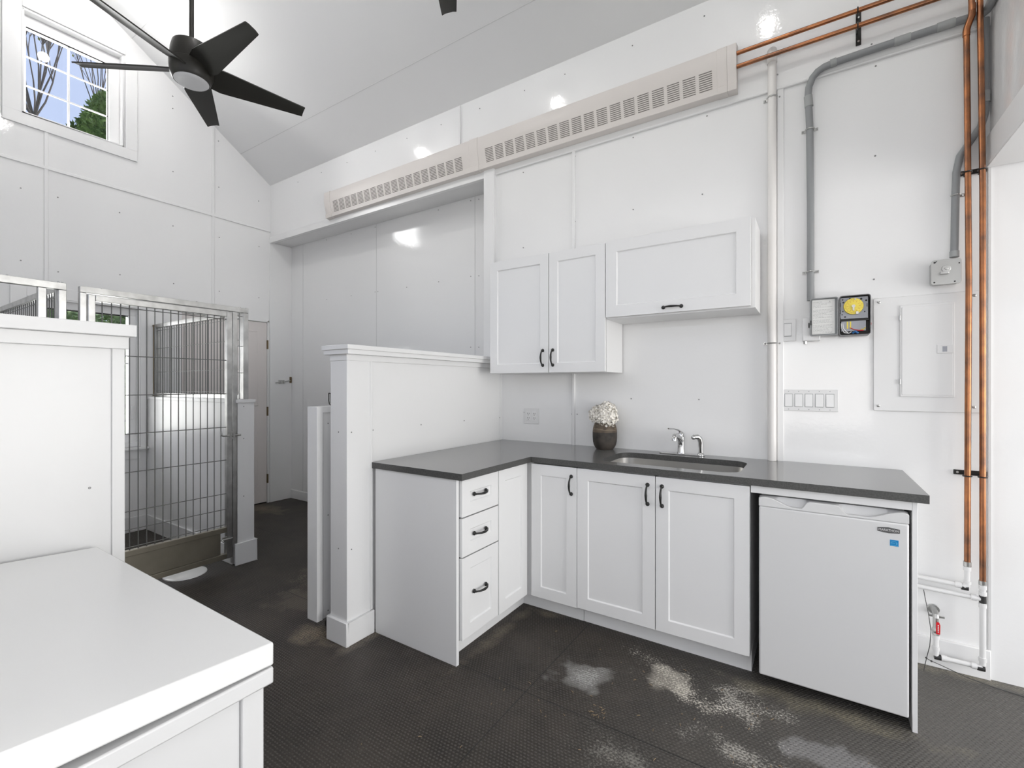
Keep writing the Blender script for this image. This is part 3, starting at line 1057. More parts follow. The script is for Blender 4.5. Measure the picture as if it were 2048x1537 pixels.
for hc, hr, cnt in (((-1.160, 2.822, 1.138), 0.056, 74), ((-1.098, 2.805, 1.128), 0.062, 90), ((-1.112, 2.846, 1.160), 0.054, 70), ((-1.155, 2.845, 1.122), 0.042, 34)):
    b = MB()
    C0 = Vector(hc)
    b.ball(hc, hr * 0.72, 12, mi=0)
    for k in range(cnt):
        t = math.acos(1 - 2 * (k + 0.5) / cnt)
        a = k * 2.399963
        n_ = Vector((math.sin(t) * math.cos(a), math.sin(t) * math.sin(a), math.cos(t)))
        rr = hr * (0.86 + rnd.random() * 0.22)
        p = C0 + n_ * rr
        if p.y > 2.905:
            p.y = 2.905
        a0 = rnd.random() * PI
        sz = 0.0165 + rnd.random() * 0.005
        for q in range(4):
            petal(b, p, n_ + Vector((rnd.uniform(-.25, .25), rnd.uniform(-.25, .25), rnd.uniform(-.25, .25))), None, sz, a0 + q * PI / 2, rnd.uniform(0.6, 1.4))
        b.ball(tuple(p + n_ * 0.001), 0.0018, 6, mi=1)
    b.build('flower_head', [M['petal'], M['leafy']], fl, merge=False)
b = MB()
for (x, y) in ((-1.14, 2.835), (-1.11, 2.83), (-1.12, 2.85)):
    b.tube([(-1.125 + (x + 1.125) * 0.5, 2.84, 1.048), (x, y, 1.12)], 0.003, 8)
b.build('stems', M['leafgrey'], fl)
b = MB()
for k in range(4):
    p = Vector((-1.213 - 0.006 * k, 2.82 + 0.01 * k, 1.15 - 0.016 * k))
    petal(b, p, Vector((-0.5, -0.7, 0.4)), None, 0.022, 2.0 + k * 0.8, 0.6)
b.build('leaf', M['leafgrey'], fl, merge=False)

# ------------------------------------------------------------------ WALL CABINETS
yf = 2.615
cab = thing('double_door_wall_cabinet', 'white wall cabinet with two shaker doors over the worktop corner', 'cabinet', (-1.46, 2.78, 1.408))
b = MB()
b.box(-1.876, -1.034, yf + 0.024, 2.913, 1.408, 2.170)
b.build('body', M['cab'], cab, bev=0.001)
for (x0, x1, hx) in ((-1.879, -1.4555, -1.459), (-1.4545, -1.036, -1.388)):
    pass
for (x0, x1, hx) in ((-1.879, -1.4175, -1.459), (-1.4155, -1.034, -1.386)):
    b = MB()
    shaker(b, TF(yf), x0, x1, 1.408, 2.178, rail=0.060)
    dr = b.build('door', M['cab'], cab, bev=0.001)
    pull(TF(yf), hx, 1.505, True, dr)
cab = thing('lift_up_wall_cabinet', 'wide low white wall cabinet with one lift-up door above the sink', 'cabinet', (-0.64, 2.78, 1.73))
b = MB()
b.box(-1.0325, -0.240, yf + 0.024, 2.913, 1.723, 2.180)
b.build('body', M['cab'], cab, bev=0.001)
b = MB()
shaker(b, TF(yf), -1.0325, -0.258, 1.730, 2.184, rail=0.066)
dr = b.build('door', M['cab'], cab, bev=0.001)
pull(TF(yf), -0.645, 1.760, False, dr)

# ------------------------------------------------------------------ MINI FRIDGE
fy = 2.300
fr = thing('mini_fridge', 'white bar fridge with scooped top grip under the worktop', 'fridge', (0.06, 2.6, 0))
b = MB()
b.box(-0.19, 0.305, 2.366, 2.84, 0.035, 0.838)
b.build('body', M['fridge'], fr, bev=0.004)
b = MB()
b.box(-0.183, 0.298, 2.349, 2.366, 0.065, 0.826)
b.build('gasket', M['fridge_dark'], fr)
b = MB()
b.box(-0.196, 0.311, fy, 2.348, 0.056, 0.797)
dr = b.build('door', M['fridge'], fr, bev=0.007, seg=3)
b = MB()
# top cap of the door: raised ends and middle, a scoop each side for the fingers
n = 60
X0, X1 = -0.196, 0.311


def scoop(x):
    def sm(t):
        t = max(0, min(1, t))
        return t * t * (3 - 2 * t)
    d = 0.0
    # left scoop deepening to the right, right scoop deepening to the left
    if -0.165 < x < -0.01:
        d = sm((x + 0.165) / 0.10) * sm((-0.01 - x) / 0.03)
    if 0.085 < x < 0.290:
        d = sm((x - 0.085) / 0.035) * sm((0.290 - x) / 0.11)
    return d


top = []
for i in range(n + 1):
    x = X0 + (X1 - X0) * i / n
    s_ = scoop(x)
    e = min(i, n - i) / 2.0
    rr = 0.006 * max(0, 1 - e) ** 2
    top.append((x, 0.8375 - rr - 0.032 * s_, 0.8385 - rr * 0.5))
vs, fs = [], []
for (x, zf, zb) in top:
    rb = 0.0
    vs += [(x, fy + 0.001, 0.7985), (x, fy + 0.001, zf - 0.002), (x, fy + 0.003, zf), (x, fy + 0.026, zf - 0.001 if scoop(x) > 0.02 else zf), (x, fy + 0.040, zb), (x, 2.348, zb), (x, 2.348, 0.7985)]
for i in range(n):
    for k in range(7):
        k2 = (k + 1) % 7
        fs.append((i * 7 + k, (i + 1) * 7 + k, (i + 1) * 7 + k2, i * 7 + k2))
fs.append(tuple(range(7)))
fs.append(tuple(n * 7 + k for k in range(7))[::-1])
b.add(vs, fs, 0, True)
b.build('grip', M['fridge'], dr)
b = MB()
zc = 0.765
bx0, bx1 = 0.2155, 0.2835
xm = (bx0 + bx1) / 2
b.prism([(bx0, zc - 0.0075), (xm, zc - 0.0115), (bx1, zc - 0.0075), (bx1, zc + 0.0075), (xm, zc + 0.0115), (bx0, zc + 0.0075)], 'Y', fy - 0.0016, fy + 0.001)
bd = b.build('badge', M['badge'], dr, bev=0.0006)


def text_mesh(name, txt, size, loc, m, parent, rot=(R(90), 0, 0), ext=0.0004, sx=1.0):
    cu = bpy.data.curves.new(name, 'FONT')
    cu.body = txt
    cu.size = size
    cu.extrude = ext
    cu.align_x = 'CENTER'
    cu.align_y = 'CENTER'
    ob = bpy.data.objects.new('tmp', cu)
    COL.objects.link(ob)
    dg = bpy.context.evaluated_depsgraph_get()
    me = bpy.data.meshes.new_from_object(ob.evaluated_get(dg))
    bpy.data.objects.remove(ob)
    me.transform(Matrix.Diagonal((sx, 1, 1, 1)))
    me.materials.clear()
    me.materials.append(m)
    from mathutils import Euler
    me.transform(Euler(rot).to_matrix().to_4x4())
    o = bpy.data.objects.new(name, me)
    COL.objects.link(o)
    o.location = Vector(loc) - origin(parent)
    o.parent = parent
    return o


text_mesh('lettering', 'MARATHON', 0.0125, (xm, fy - 0.0020, zc), M['badge_txt'], dr, sx=0.88)
b = MB()
b.box(0.2535, 0.2795, fy - 0.0006, fy + 0.001, 0.706, 0.730)
st = b.build('sticker', M['sticker'], dr, label='small blue energy sticker')
b = MB()
pts = []
for k in range(13):
    a = R(200 - 175 * k / 12)
    pts.append((0.2655 + 0.0085 * math.cos(a), fy - 0.0008, 0.7185 + 0.0062 * math.sin(a)))
b.tube(pts, 0.0006, 6)
b.tube([(0.2565, fy - 0.0008, 0.7175), (0.262, fy - 0.0008, 0.7180), (0.268, fy - 0.0008, 0.7175)], 0.0008, 6)
st_pts = []
for k in range(10):
    rr = 0.0036 if k % 2 == 0 else 0.0015
    a = R(90 + 36 * k)
    st_pts.append((0.2740 + rr * math.cos(a), 0.7165 + rr * math.sin(a)))
b.prism(st_pts, 'Y', fy - 0.0012, fy - 0.0005)
b.box(0.2550, 0.2780, fy - 0.0009, fy - 0.0005, 0.7075, 0.7090)
b.build('sticker_print', M['sticker_l'], dr)

# ------------------------------------------------------------------ BASEBOARD HEATERS HIGH ON THE WALL
PROF = [(2.914, 3.262), (2.850, 3.240), (2.846, 3.232), (2.845, 3.150), (2.8695, 3.036), (2.862, 3.034), (2.8665, 2.997), (2.914, 2.990)]


def heater(x0, x1, gx0, gx1, label, capl, capr, base):
    h = thing('wall_heater', label, 'heater', (base, 2.88, 2.99), group='cream baseboard heaters high on the kitchen wall')
    b = MB()
    b.prism(PROF, 'X', x0, x1)
    b.build('cover', M['heater'], h, bev=0.0015)
    b = MB()
    ng, ns = 18, 9
    pitch = (gx1 - gx0) / ng
    nx, nz = (3.036 - 3.150), -(2.8695 - 2.845)
    for i in range(ng):
        a0 = gx0 + i * pitch
        a1 = a0 + pitch * 0.78
        for k in range(ns):
            t = 0.14 + 0.80 * k / (ns - 1)
            y = 2.845 + (2.8695 - 2.845) * t
            z = 3.150 + (3.036 - 3.150) * t
            t2 = t + 0.042
            y2 = 2.845 + (2.8695 - 2.845) * t2
            z2 = 3.150 + (3.036 - 3.150) * t2
            b.prism([(y - 0.0007, z - 0.0002), (y2 - 0.0007, z2 - 0.0002), (y2 + 0.002, z2), (y + 0.002, z)], 'X', a0, a1)
    b.build('vent_slots', M['slot'], h, merge=False)
    big = [(y - 0.0035 if y < 2.9 else y, z + (0.002 if z > 3.1 else -0.003)) for (y, z) in PROF]
    for (c0, c1) in capl + capr:
        b = MB()
        b.prism(big, 'X', c0, c1)
        b.build('end_cap', M['heater'], h, bev=0.0015)
    return h


heater(-4.02, -2.232, -3.945, -2.305, 'cream wall heater over the recess, left of its joined neighbour', [(-4.075, -3.985)], [], -3.1)
heater(-2.226, -0.40, -2.095, -0.462, 'cream wall heater over the wall cabinets, its right end fed by copper pipes', [(-2.246, -2.165)], [(-0.454, -0.402), (-0.4015, -0.354)], -1.3)

# ------------------------------------------------------------------ PIPES
def arc(p0, p1, p2, r, n=7):
    """points rounding the corner p0-p1-p2 with radius r"""
    p0, p1, p2 = Vector(p0), Vector(p1), Vector(p2)
    a = (p0 - p1).normalized()
    c = (p2 - p1).normalized()
    ang = a.angle(c)
    t = r / math.tan(ang / 2)
    s0, s1 = p1 + a * t, p1 + c * t
    cen = p1 + (a + c).normalized() * (r / math.sin(ang / 2))
    out = []
    for i in range(n + 1):
        k = i / n
        v = ((s0 - cen).lerp(s1 - cen, k)).normalized() * r + cen
        out.append(tuple(v))
    return out


# pair of copper pipes: out of the heater, along the wall, round the corner and down
cp = thing('copper_pipe', 'left vertical copper heating pipe, which continues as the lower run to the heater', 'pipe', (0.59, 2.868, 0.5), group='copper heating pipes')
path = [(-0.352, 2.850, 3.108)] + arc((-0.352, 2.85, 3.108), (0.596, 2.85, 3.108), (0.600, 2.85, 2.99), 0.020) + \
    [(0.600, 2.850, 2.995), (0.599, 2.852, 2.980), (0.588, 2.866, 2.945), (0.585, 2.868, 2.925), (0.588, 2.868, 2.60), (0.593, 2.868, 1.8), (0.590, 2.868, 1.2), (0.588, 2.868, 0.528)]
b = MB()
b.tube(path, 0.0112, 14)
b.build('pipe', M['copper'], cp)
b = MB()
b.tube([(0.600, 2.850, 3.03), (0.600, 2.850, 3.00)], 0.0128, 14)
b.tube([(0.600, 2.8505, 2.998), (0.599, 2.852, 2.980), (0.588, 2.866, 2.945), (0.585, 2.868, 2.928), (0.585, 2.868, 2.905)], 0.0131, 14)
b.build('elbow', M['copper'], cp)
cp = thing('copper_pipe', 'right vertical copper heating pipe near the corner, upper run to the heater', 'pipe', (0.634, 2.868, 0.4), group='copper heating pipes')
path = [(-0.352, 2.850, 3.183)] + arc((-0.352, 2.85, 3.183), (0.625, 2.85, 3.183), (0.626, 2.852, 2.6), 0.025) + \
    [(0.626, 2.852, 3.0), (0.633, 2.862, 2.6), (0.638, 2.868, 2.2), (0.638, 2.868, 1.4), (0.638, 2.868, 0.452)]
b = MB()
b.tube(path, 0.0112, 14)
b.build('pipe', M['copper'], cp)


def bell_bracket(label, pts, horizontal, yb, z=None, x=None):
    t = thing('pipe_bracket', label, 'pipe bracket', (pts[0][0], YW, pts[0][1]))
    b = MB()
    if horizontal:
        a0, a1 = x
        b.box(a0, a1, YW - 0.006, YW - 0.0005, z - 0.011, z + 0.011)
    else:
        a0, a1 = z
        b.box(x - 0.011, x + 0.011, YW - 0.016, YW - 0.0105, a0, a1)
    b.build('bar', M['handle'], t, bev=0.002)
    for (px, pz) in pts:
        b = MB()
        loop = []
        for k in range(17):
            a = 2 * PI * k / 16
            if horizontal:
                loop.append((px + 0.0145 * math.cos(a), yb + 0.0145 * math.sin(a), pz))
            else:
                loop.append((px, yb + 0.0145 * math.sin(a), pz + 0.0145 * math.cos(a)))
        b.tube(loop, 0.0028, 8, caps=False)
        b.cyl((px, yb + 0.014, pz), (px, YW - 0.004, pz), 0.004, seg=8)
        b.build('ring', M['handle'], t)
    for (sx, sz) in ([(x[0] + 0.013, z), ((x[0] + x[1]) / 2 - 0.004, z), (x[1] - 0.010, z)] if horizontal else [(x, z[0] + 0.02), (x, (z[0] + z[1]) / 2 + 0.005), (x, z[1] - 0.03)]):
        b = MB()
        y_ = YW - 0.006 if horizontal else YW - 0.016
        b.cyl((sx, y_ + 0.001, sz), (sx, y_ - 0.002, sz), 0.005, seg=10)
        b.build('screw', M['strap'], t)


bell_bracket('black pipe bracket low on the copper pipes, near worktop height', [(0.588, 0.918), (0.638, 0.918)], True, 2.868, z=0.926, x=(0.552, 0.664))
bell_bracket('black pipe bracket on the vertical copper pipes just below the corner header', [(0.589, 2.29), (0.637, 2.29)], True, 2.868, z=2.305, x=(0.566, 0.664))
bell_bracket('black upright pipe bracket on the two horizontal copper pipes', [(0.190, 3.183), (0.190, 3.108)], False, 2.850, z=(3.045, 3.215), x=0.197)

# white pvc vent pipe
pv = thing('white_pvc_pipe', 'white plastic pipe standing on the kitchen wall right of the wall cabinets', 'pipe', (-0.183, 2.899, 0.915))
b = MB()
b.tube([(-0.183, 2.8995, 0.916), (-0.183, 2.8995, 2.0), (-0.183, 2.8995, 3.10), (-0.183, 2.902, 3.14)], 0.0215, 18)
b.build('pipe', M['pvc'], pv)
b = MB()
b.tube([(-0.183, 2.8995, 3.09), (-0.183, 2.8995, 3.135), (-0.183, 2.905, 3.158), (-0.183, 2.92, 3.168)], [0.0245, 0.0245, 0.0245, 0.0245], 18)
b.build('elbow', M['pvc'], pv)
for z in (2.905, 1.558):
    b = MB()
    loop = [(-0.183 + 0.0235 * math.cos(R(a)), 2.8995 - 0.0235 * math.sin(R(a)), z) for a in range(0, 181, 15)]
    b.tube(loop, 0.004, 8)
    b.box(-0.226, -0.204, 2.919, 2.9235, z - 0.007, z + 0.007)
    b.box(-0.162, -0.140, 2.916, 2.9205, z - 0.007, z + 0.007)
    b.ball((-0.218, 2.917, z), 0.005, 8)
    b.ball((-0.148, 2.914, z), 0.005, 8)
    b.build('strap', M['strap'], pv)

# grey conduit from the timer up and over to the corner
gc = thing('grey_conduit', 'grey electrical conduit rising from the timer box and bending toward the corner', 'conduit', (-0.006, 2.905, 1.79))
b = MB()
b.tube([(-0.006, 2.905, 1.775), (-0.006, 2.905, 2.3), (-0.010, 2.905, 2.70), (-0.017, 2.902, 2.86), (-0.014, 2.898, 2.90), (0.002, 2.893, 2.942), (0.024, 2.893, 2.966), (0.052, 2.893, 2.980), (0.10, 2.893, 2.987),
        (0.36, 2.893, 2.995), (0.55, 2.895, 3.0), (0.628, 2.897, 3.0), (0.645, 2.892, 3.0), (0.6545, 2.88, 3.0), (0.657, 2.86, 3.002), (0.657, 2.7, 3.01), (0.657, 2.2, 3.03)], 0.0165, 16)
b.build('pipe', M['conduit'], gc)
for (p, q) in (((0.080, 2.893, 2.986), (0.105, 2.893, 2.988)), ((0.335, 2.893, 2.9945), (0.395, 2.893, 2.996)), ((0.490, 2.893, 2.9985), (0.552, 2.893, 3.0)),
               ((-0.013, 2.904, 2.80), (-0.017, 2.902, 2.856))):
    b = MB()
    b.cyl(p, q, 0.0195, seg=16)
    b.build('coupling', M['conduit_l'], gc)
for z, x in ((2.68, -0.0095), (1.927, -0.006)):
    b = MB()
    loop = [(x + 0.0185 * math.cos(R(a)), 2.905 - 0.0185 * math.sin(R(a)), z) for a in range(0, 181, 15)]
    b.tube(loop, 0.0035, 8)
    for s_ in (-1, 1):
        b.box(x + s_ * 0.027 - 0.010, x + s_ * 0.027 + 0.010, 2.9195, 2.9235, z - 0.007, z + 0.007)
        b.ball((x + s_ * 0.031, 2.9185, z), 0.0045, 8)
    b.build('strap', M['strap'], gc)
gc = thing('grey_conduit', 'grey electrical conduit running down the corner and bending to the square metal box', 'conduit', (0.556, 2.9, 1.92))
b = MB()
b.tube([(0.6545, 2.905, 2.978), (0.6545, 2.905, 2.62), (0.654, 2.905, 2.56), (0.641, 2.905, 2.50), (0.605, 2.905, 2.44), (0.571, 2.905, 2.383), (0.559, 2.905, 2.31), (0.556, 2.905, 2.2), (0.550, 2.895, 1.935)], 0.0145, 16)
b.build('pipe', M['conduit'], gc)
for (p, q) in (((0.6545, 2.905, 2.60), (0.6545, 2.905, 2.65)), ((0.5505, 2.896, 1.945), (0.550, 2.8945, 1.918))):
    b = MB()
    b.cyl(p, q, 0.0172, seg=16)
    b.build('coupling', M['conduit_l'], gc)
b = MB()
loop = [(0.557 + 0.0165 * math.cos(R(a)), 2.905 - 0.0165 * math.sin(R(a)), 2.205) for a in range(0, 181, 15)]
b.tube(loop, 0.003, 8)
b.box(0.570, 0.592, 2.9195, 2.9235, 2.198, 2.212)
b.ball((0.582, 2.918, 2.205), 0.0045, 8)
b.build('strap', M['strap'], gc)

# ------------------------------------------------------------------ ELECTRICAL
# timer box with open door
tm = thing('timer_switch', 'grey timer switch box, door hanging open to show the round yellow dial', 'timer', (0.178, YW, 1.58))
x0, x1, z0, z1 = 0.1145, 0.242, 1.5775, 1.7765
ya, yb = 2.850, 2.9235
b = MB()
t_ = 0.003
outr = rrect(x0, x1, z0, z1, 0.012, 5)
inr = rrect(x0 + t_, x1 - t_, z0 + t_, z1 - t_, 0.010, 5)
n = len(outr)
vs = [(p[0], ya, p[1]) for p in outr] + [(p[0], ya, p[1]) for p in inr] + [(p[0], yb - 0.004, p[1]) for p in inr] + [(p[0], yb, p[1]) for p in outr]
fs = []
for k in range(n):
    j = (k + 1) % n
    fs += [(k, j, n + j, n + k), (n + k, n + j, 2 * n + j, 2 * n + k), (k, 3 * n + k, 3 * n + j, j)]
fs += [tuple(range(2 * n, 3 * n)), tuple(range(4 * n - 1, 3 * n - 1, -1))]
b.add(vs, fs)
b.build('case', M['greybox'], tm)
b = MB()
b.box(x0 + 0.006, x1 - 0.010, 2.868, 2.871, 1.662, 1.768)
b.build('mechanism_plate', M['greyplate'], tm)
for (x, z, r) in ((0.130, 1.759, 0.0035), (0.133, 1.745, 0.004), (0.205, 1.757, 0.005), (0.225, 1.748, 0.0045), (0.228, 1.729, 0.0025), (0.228, 1.720, 0.0025), (0.219, 1.693, 0.003), (0.131, 1.70, 0.003), (0.140, 1.672, 0.004), (0.128, 1.684, 0.003), (0.16, 1.762, 0.004)):
    b = MB()
    b.cyl((x, 2.8676, z), (x, 2.8682, z), r, seg=10)
    b.build('plate_hole', M['black'], tm)
for z in (1.735, 1.70, 1.66, 1.62):
    b = MB()
    b.box(x0 + 0.003, x0 + 0.007, 2.853, 2.866, z - 0.010, z + 0.008)
    b.build('side_slot', M['black'], tm)
b = MB()
cx, cz = 0.1735, 1.722
b.lathe([(0.0, 2.8625), (0.039, 2.8625), (0.0405, 2.8610), (0.0405, 2.857), (0.039, 2.855), (0.031, 2.855), (0.0305, 2.8535), (0.0, 2.8535)][::-1], (cx, 0, cz), 40, ax='Y')
di = b.build('dial', M['yellow'], tm)
b = MB()
for k in range(24):
    a = 2 * PI * k / 24
    r0, r1 = (0.022, 0.028) if k % 2 == 0 else (0.0335, 0.0365)
    dx, dz = math.cos(a), math.sin(a)
    yy = 2.8532 if k % 2 == 0 else 2.8546
    b.tube([(cx + dx * r0, yy, cz + dz * r0), (cx + dx * r1, yy, cz + dz * r1)], 0.0006, 4)
b.build('dial_marks', M['inkred'], di)
b = MB()
b.cyl((cx, 2.8536, cz), (cx, 2.849, cz), 0.0075, seg=18)
b.box(cx - 0.0035, cx + 0.0035, 2.8495, 2.8525, cz - 0.022, cz - 0.004)
b.build('dial_hub', M['strap'], di)
b = MB()
b.box(cx + 0.004, cx + 0.010, 2.850, 2.856, cz + 0.031, cz + 0.038)
b.build('tripper', M['strap'], di)
b = MB()
b.box(cx + 0.010, cx + 0.020, 2.850, 2.862, cz - 0.040, cz - 0.028)
b.build('tripper', M['strap'], di)
b = MB()
b.box(x0 + 0.005, x1 - 0.006, 2.870, 2.90, 1.650, 1.660)
b.box(x0 + 0.005, x1 - 0.004, 2.900, 2.915, 1.583, 1.655)
b.build('shelf', M['black'], tm)
b = MB()
b.box(x0 + 0.010, x1 - 0.018, 2.872, 2.874, 1.600, 1.650)
b.build('terminal_cover', M['greyplate'], tm)
for pts_, m_, r_ in (([(0.124, 2.866, 1.640), (0.126, 2.858, 1.612), (0.136, 2.856, 1.592), (0.155, 2.860, 1.588), (0.166, 2.868, 1.596)], M['pex'], 0.0022),
                     ([(0.130, 2.866, 1.640), (0.132, 2.858, 1.615), (0.142, 2.856, 1.598), (0.152, 2.860, 1.592)], M['pex'], 0.0022),
                     ([(0.160, 2.866, 1.616), (0.175, 2.858, 1.606), (0.195, 2.857, 1.600), (0.214, 2.862, 1.600)], M['red'], 0.0018),
                     ([(0.222, 2.866, 1.614), (0.214, 2.858, 1.604), (0.203, 2.858, 1.606)], M['yellow'], 0.0020),
                     ([(0.170, 2.858, 1.588), (0.180, 2.853, 1.596), (0.192, 2.857, 1.586)], M['bluew'], 0.0055)):
    b = MB()
    b.tube(pts_, r_, 8)
    b.build('wire', m_, tm)
b = MB()
for x in (0.150, 0.162):
    b.box(x - 0.003, x + 0.003, 2.870, 2.8735, 1.612, 1.648)
b.build('jumper', M['yellow'], tm)
b = MB()
b.cyl((x1, 2.885, 1.633), (x1 + 0.004, 2.885, 1.633), 0.006, seg=12)
b.build('knockout_plug', M['red'], tm)
# its open door
dx0, dx1, dz0, dz1 = -0.0095, 0.1115, 1.583, 1.7755
b = MB()
outr = rrect(dx0, dx1, dz0, dz1, 0.010, 5)
inr = rrect(dx0 + 0.004, dx1 - 0.004, dz0 + 0.004, dz1 - 0.004, 0.008, 5)
n = len(outr)
vs = [(p[0], 2.848, p[1]) for p in outr] + [(p[0], 2.848, p[1]) for p in inr] + [(p[0], 2.861, p[1]) for p in inr] + [(p[0], 2.864, p[1]) for p in outr]
fs = []
for k in range(n):
    j = (k + 1) % n
    fs += [(k, j, n + j, n + k), (n + k, n + j, 2 * n + j, 2 * n + k), (k, 3 * n + k, 3 * n + j, j)]
fs += [tuple(range(2 * n, 3 * n)), tuple(range(4 * n - 1, 3 * n - 1, -1))]
b.add(vs, fs)
td = b.build('door', M['conduit'], tm)
b = MB()
b.box(dx0 + 0.010, dx1 - 0.014, 2.8596, 2.8612, dz0 + 0.008, dz1 - 0.008)
b.build('instruction_sheet', M['paper'], td)
b = MB()
rnd = random.Random(5)
z = dz1 - 0.020
row = 0
while z > dz0 + 0.014:
    if row not in (5, 13, 17):
        L_ = rnd.uniform(0.062, 0.088) if row not in (0, 3, 11) else rnd.uniform(0.03, 0.045)
        x = dx0 + 0.014
        e = x + L_
        while x < e - 0.004:
            w_ = rnd.uniform(0.005, 0.014)
            b.box(x, min(e, x + w_), 2.8592, 2.8597, z - 0.0008, z + 0.0008)
            x += w_ + 0.0022
    z -= 0.0066
    row += 1
b.cyl((dx1 - 0.035, 2.8592, dz1 - 0.019), (dx1 - 0.035, 2.8597, dz1 - 0.019), 0.003, seg=12)
b.build('print', M['ink'], td, merge=False)
b = MB()
b.box(dx0 + 0.003, dx0 + 0.007, 2.846, 2.862, 1.640, 1.662)
b.box(dx0 - 0.006, dx0 - 0.001, 2.858, 2.870, 1.628, 1.652)
b.build('clasp', M['black'], td)
# white junction box behind the open door
jb = thing('junction_box', 'small white junction box half hidden behind the open timer door', 'electrical box', (0.0, YW, 1.565))
b = MB()
b.box(-0.042, 0.036, 2.872, 2.9238, 1.560, 1.680)
b.build('box', M['plate'], jb, bev=0.004)
b = MB()
b.cyl((-0.030, 2.893, 1.5595), (-0.030, 2.893, 1.546), 0.009, seg=6)
b.build('gland', M['strap'], jb)

# square metal box
ob = thing('metal_switch_box', 'square galvanised electrical box with a locking knob under the bent conduit', 'electrical box', (0.517, YW, 1.8))
b = MB()
pts = rrect(0.4655, 0.5695, 1.793, 1.908, 0.012, 5)
b.prism(pts, 'Y', 2.870, 2.873)
b.build('cover', M['strap'], ob, bev=0.0008)
b = MB()
b.prism(rrect(0.469, 0.566, 1.797, 1.904, 0.012, 5), 'Y', 2.8732, 2.9235)
b.build('box', M['galv'], ob)
b = MB()
b.cyl((0.517, 2.870, 1.864), (0.517, 2.862, 1.864), 0.016, seg=22)
b.cyl((0.517, 2.862, 1.864), (0.517, 2.857, 1.864), 0.006, seg=14)
b.box(0.495, 0.524, 2.850, 2.868, 1.838, 1.850)
b.build('knob', M['galv'], ob, bev=0.001)
for (x, z, r) in ((0.478, 1.897, 0.0042), (0.562, 1.885, 0.003), (0.477, 1.805, 0.0038), (0.547, 1.803, 0.0035)):
    b = MB()
    b.cyl((x, 2.8697, z), (x, 2.8703, z), r, seg=10)
    if x == 0.478:
        b.tube([(0.478, 2.8697, 1.897), (0.486, 2.8697, 1.902)], 0.002, 6)
    b.build('screw_slot', M['black'], ob)

# breaker panel
ep = thing('electrical_panel', 'flush white electrical panel cover with hinged door beside the copper pipes', 'electrical panel', (0.45, YW, 1.2))
b = MB()
b.prism(rrect(0.257, 0.656, 1.201, 1.760, 0.008, 4), 'Y', 2.9175, 2.9245)
b.build('cover', M['panel'], ep, bev=0.0025)
b = MB()
b.prism(rrect(0.3585, 0.5555, 1.272, 1.716, 0.004, 3), 'Y', 2.9120, 2.9178)
dr = b.build('door', M['panel'], ep, bev=0.0025)
b = MB()
b.prism(rrect(0.3660, 0.548, 1.281, 1.706, 0.004, 3), 'Y', 2.9102, 2.9124)
b.build('door_relief', M['panel'], dr, bev=0.0015)
b = MB()
b.box(0.493, 0.549, 2.9075, 2.9105, 1.477, 1.519)
b.build('latch', M['plate'], dr, bev=0.001)
b = MB()
b.box(0.512, 0.528, 2.9068, 2.9076, 1.485, 1.510)
b.build('latch_tab', M['greyplate'], dr)
for z in (1.655, 1.345):
    b = MB()
    b.cyl((0.3585, 2.9115, z - 0.012), (0.3585, 2.9115, z + 0.012), 0.0028, seg=8)
    b.build('hinge', M['strap'], dr)
for (x, z) in ((0.279, 1.740), (0.622, 1.738), (0.277, 1.226), (0.620, 1.228)):
    b = MB()
    b.lathe([(0.0, 2.9125), (0.004, 2.9128), (0.0062, 2.9145), (0.0065, 2.9178)], (x, 0, z), 14, ax='Y')
    b.build('screw', M['strap'], ep)


def rocker(b, cx, cz, w_=0.033, h=0.066, y=2.918, tilt=0.0025):
    vs = [(cx - w_ / 2, y - 0.0012 + tilt * 0.2, cz + h / 2), (cx + w_ / 2, y - 0.0012 + tilt * 0.2, cz + h / 2), (cx + w_ / 2, y - 0.0012 - tilt, cz - h / 2), (cx - w_ / 2, y - 0.0012 - tilt, cz - h / 2)]
    vs += [(v[0], y + 0.002, v[2]) for v in vs]
    b.add(vs, [(0, 1, 2, 3), (7, 6, 5, 4), (0, 4, 5, 1), (1, 5, 6, 2), (2, 6, 7, 3), (3, 7, 4, 0)])


sw = thing('light_switch', 'white wall plate with five rocker switches below the timer', 'light switch', (-0.013, YW, 1.19))
b = MB()
b.box(-0.1425, 0.1150, 2.9185, 2.9243, 1.190, 1.304)
b.build('plate', M['plate'], sw, bev=0.002)
for k in range(5):
    cx = -0.106 + 0.0462 * k
    b = MB()
    rocker(b, cx, 1.247)
    b.build('rocker', M['rocker'], sw, bev=0.0006)
for k in range(5):
    cx = -0.106 + 0.0462 * k
    for z in (1.295, 1.199):
        b = MB()
        b.cyl((cx, 2.9180, z), (cx, 2.9187, z), 0.0025, seg=8)
        b.build('plate_screw', M['conduit_l'], sw)
for k in range(5):
    cx = -0.106 + 0.0462 * k
    b = MB()
    b.box(cx - 0.0185, cx + 0.0185, 2.9181, 2.9186, 1.2115, 1.2825)
    b.build('rocker_recess', M['conduit_l'], sw)
sw = thing('light_switch', 'white single switch plate beside the white plastic pipe', 'light switch', (-0.11, YW, 1.57))
b = MB()
b.box(-0.1475, -0.0720, 2.9165, 2.9196, 1.566, 1.685)
b.build('plate', M['plate'], sw, bev=0.002)
b = MB()
b.box(-0.1275, -0.0920, 2.9158, 2.9167, 1.592, 1.665)
b.build('rocker_recess', M['conduit_l'], sw)
b = MB()
rocker(b, -0.1098, 1.6285, y=2.9162)
b.build('rocker', M['rocker'], sw, bev=0.0006)

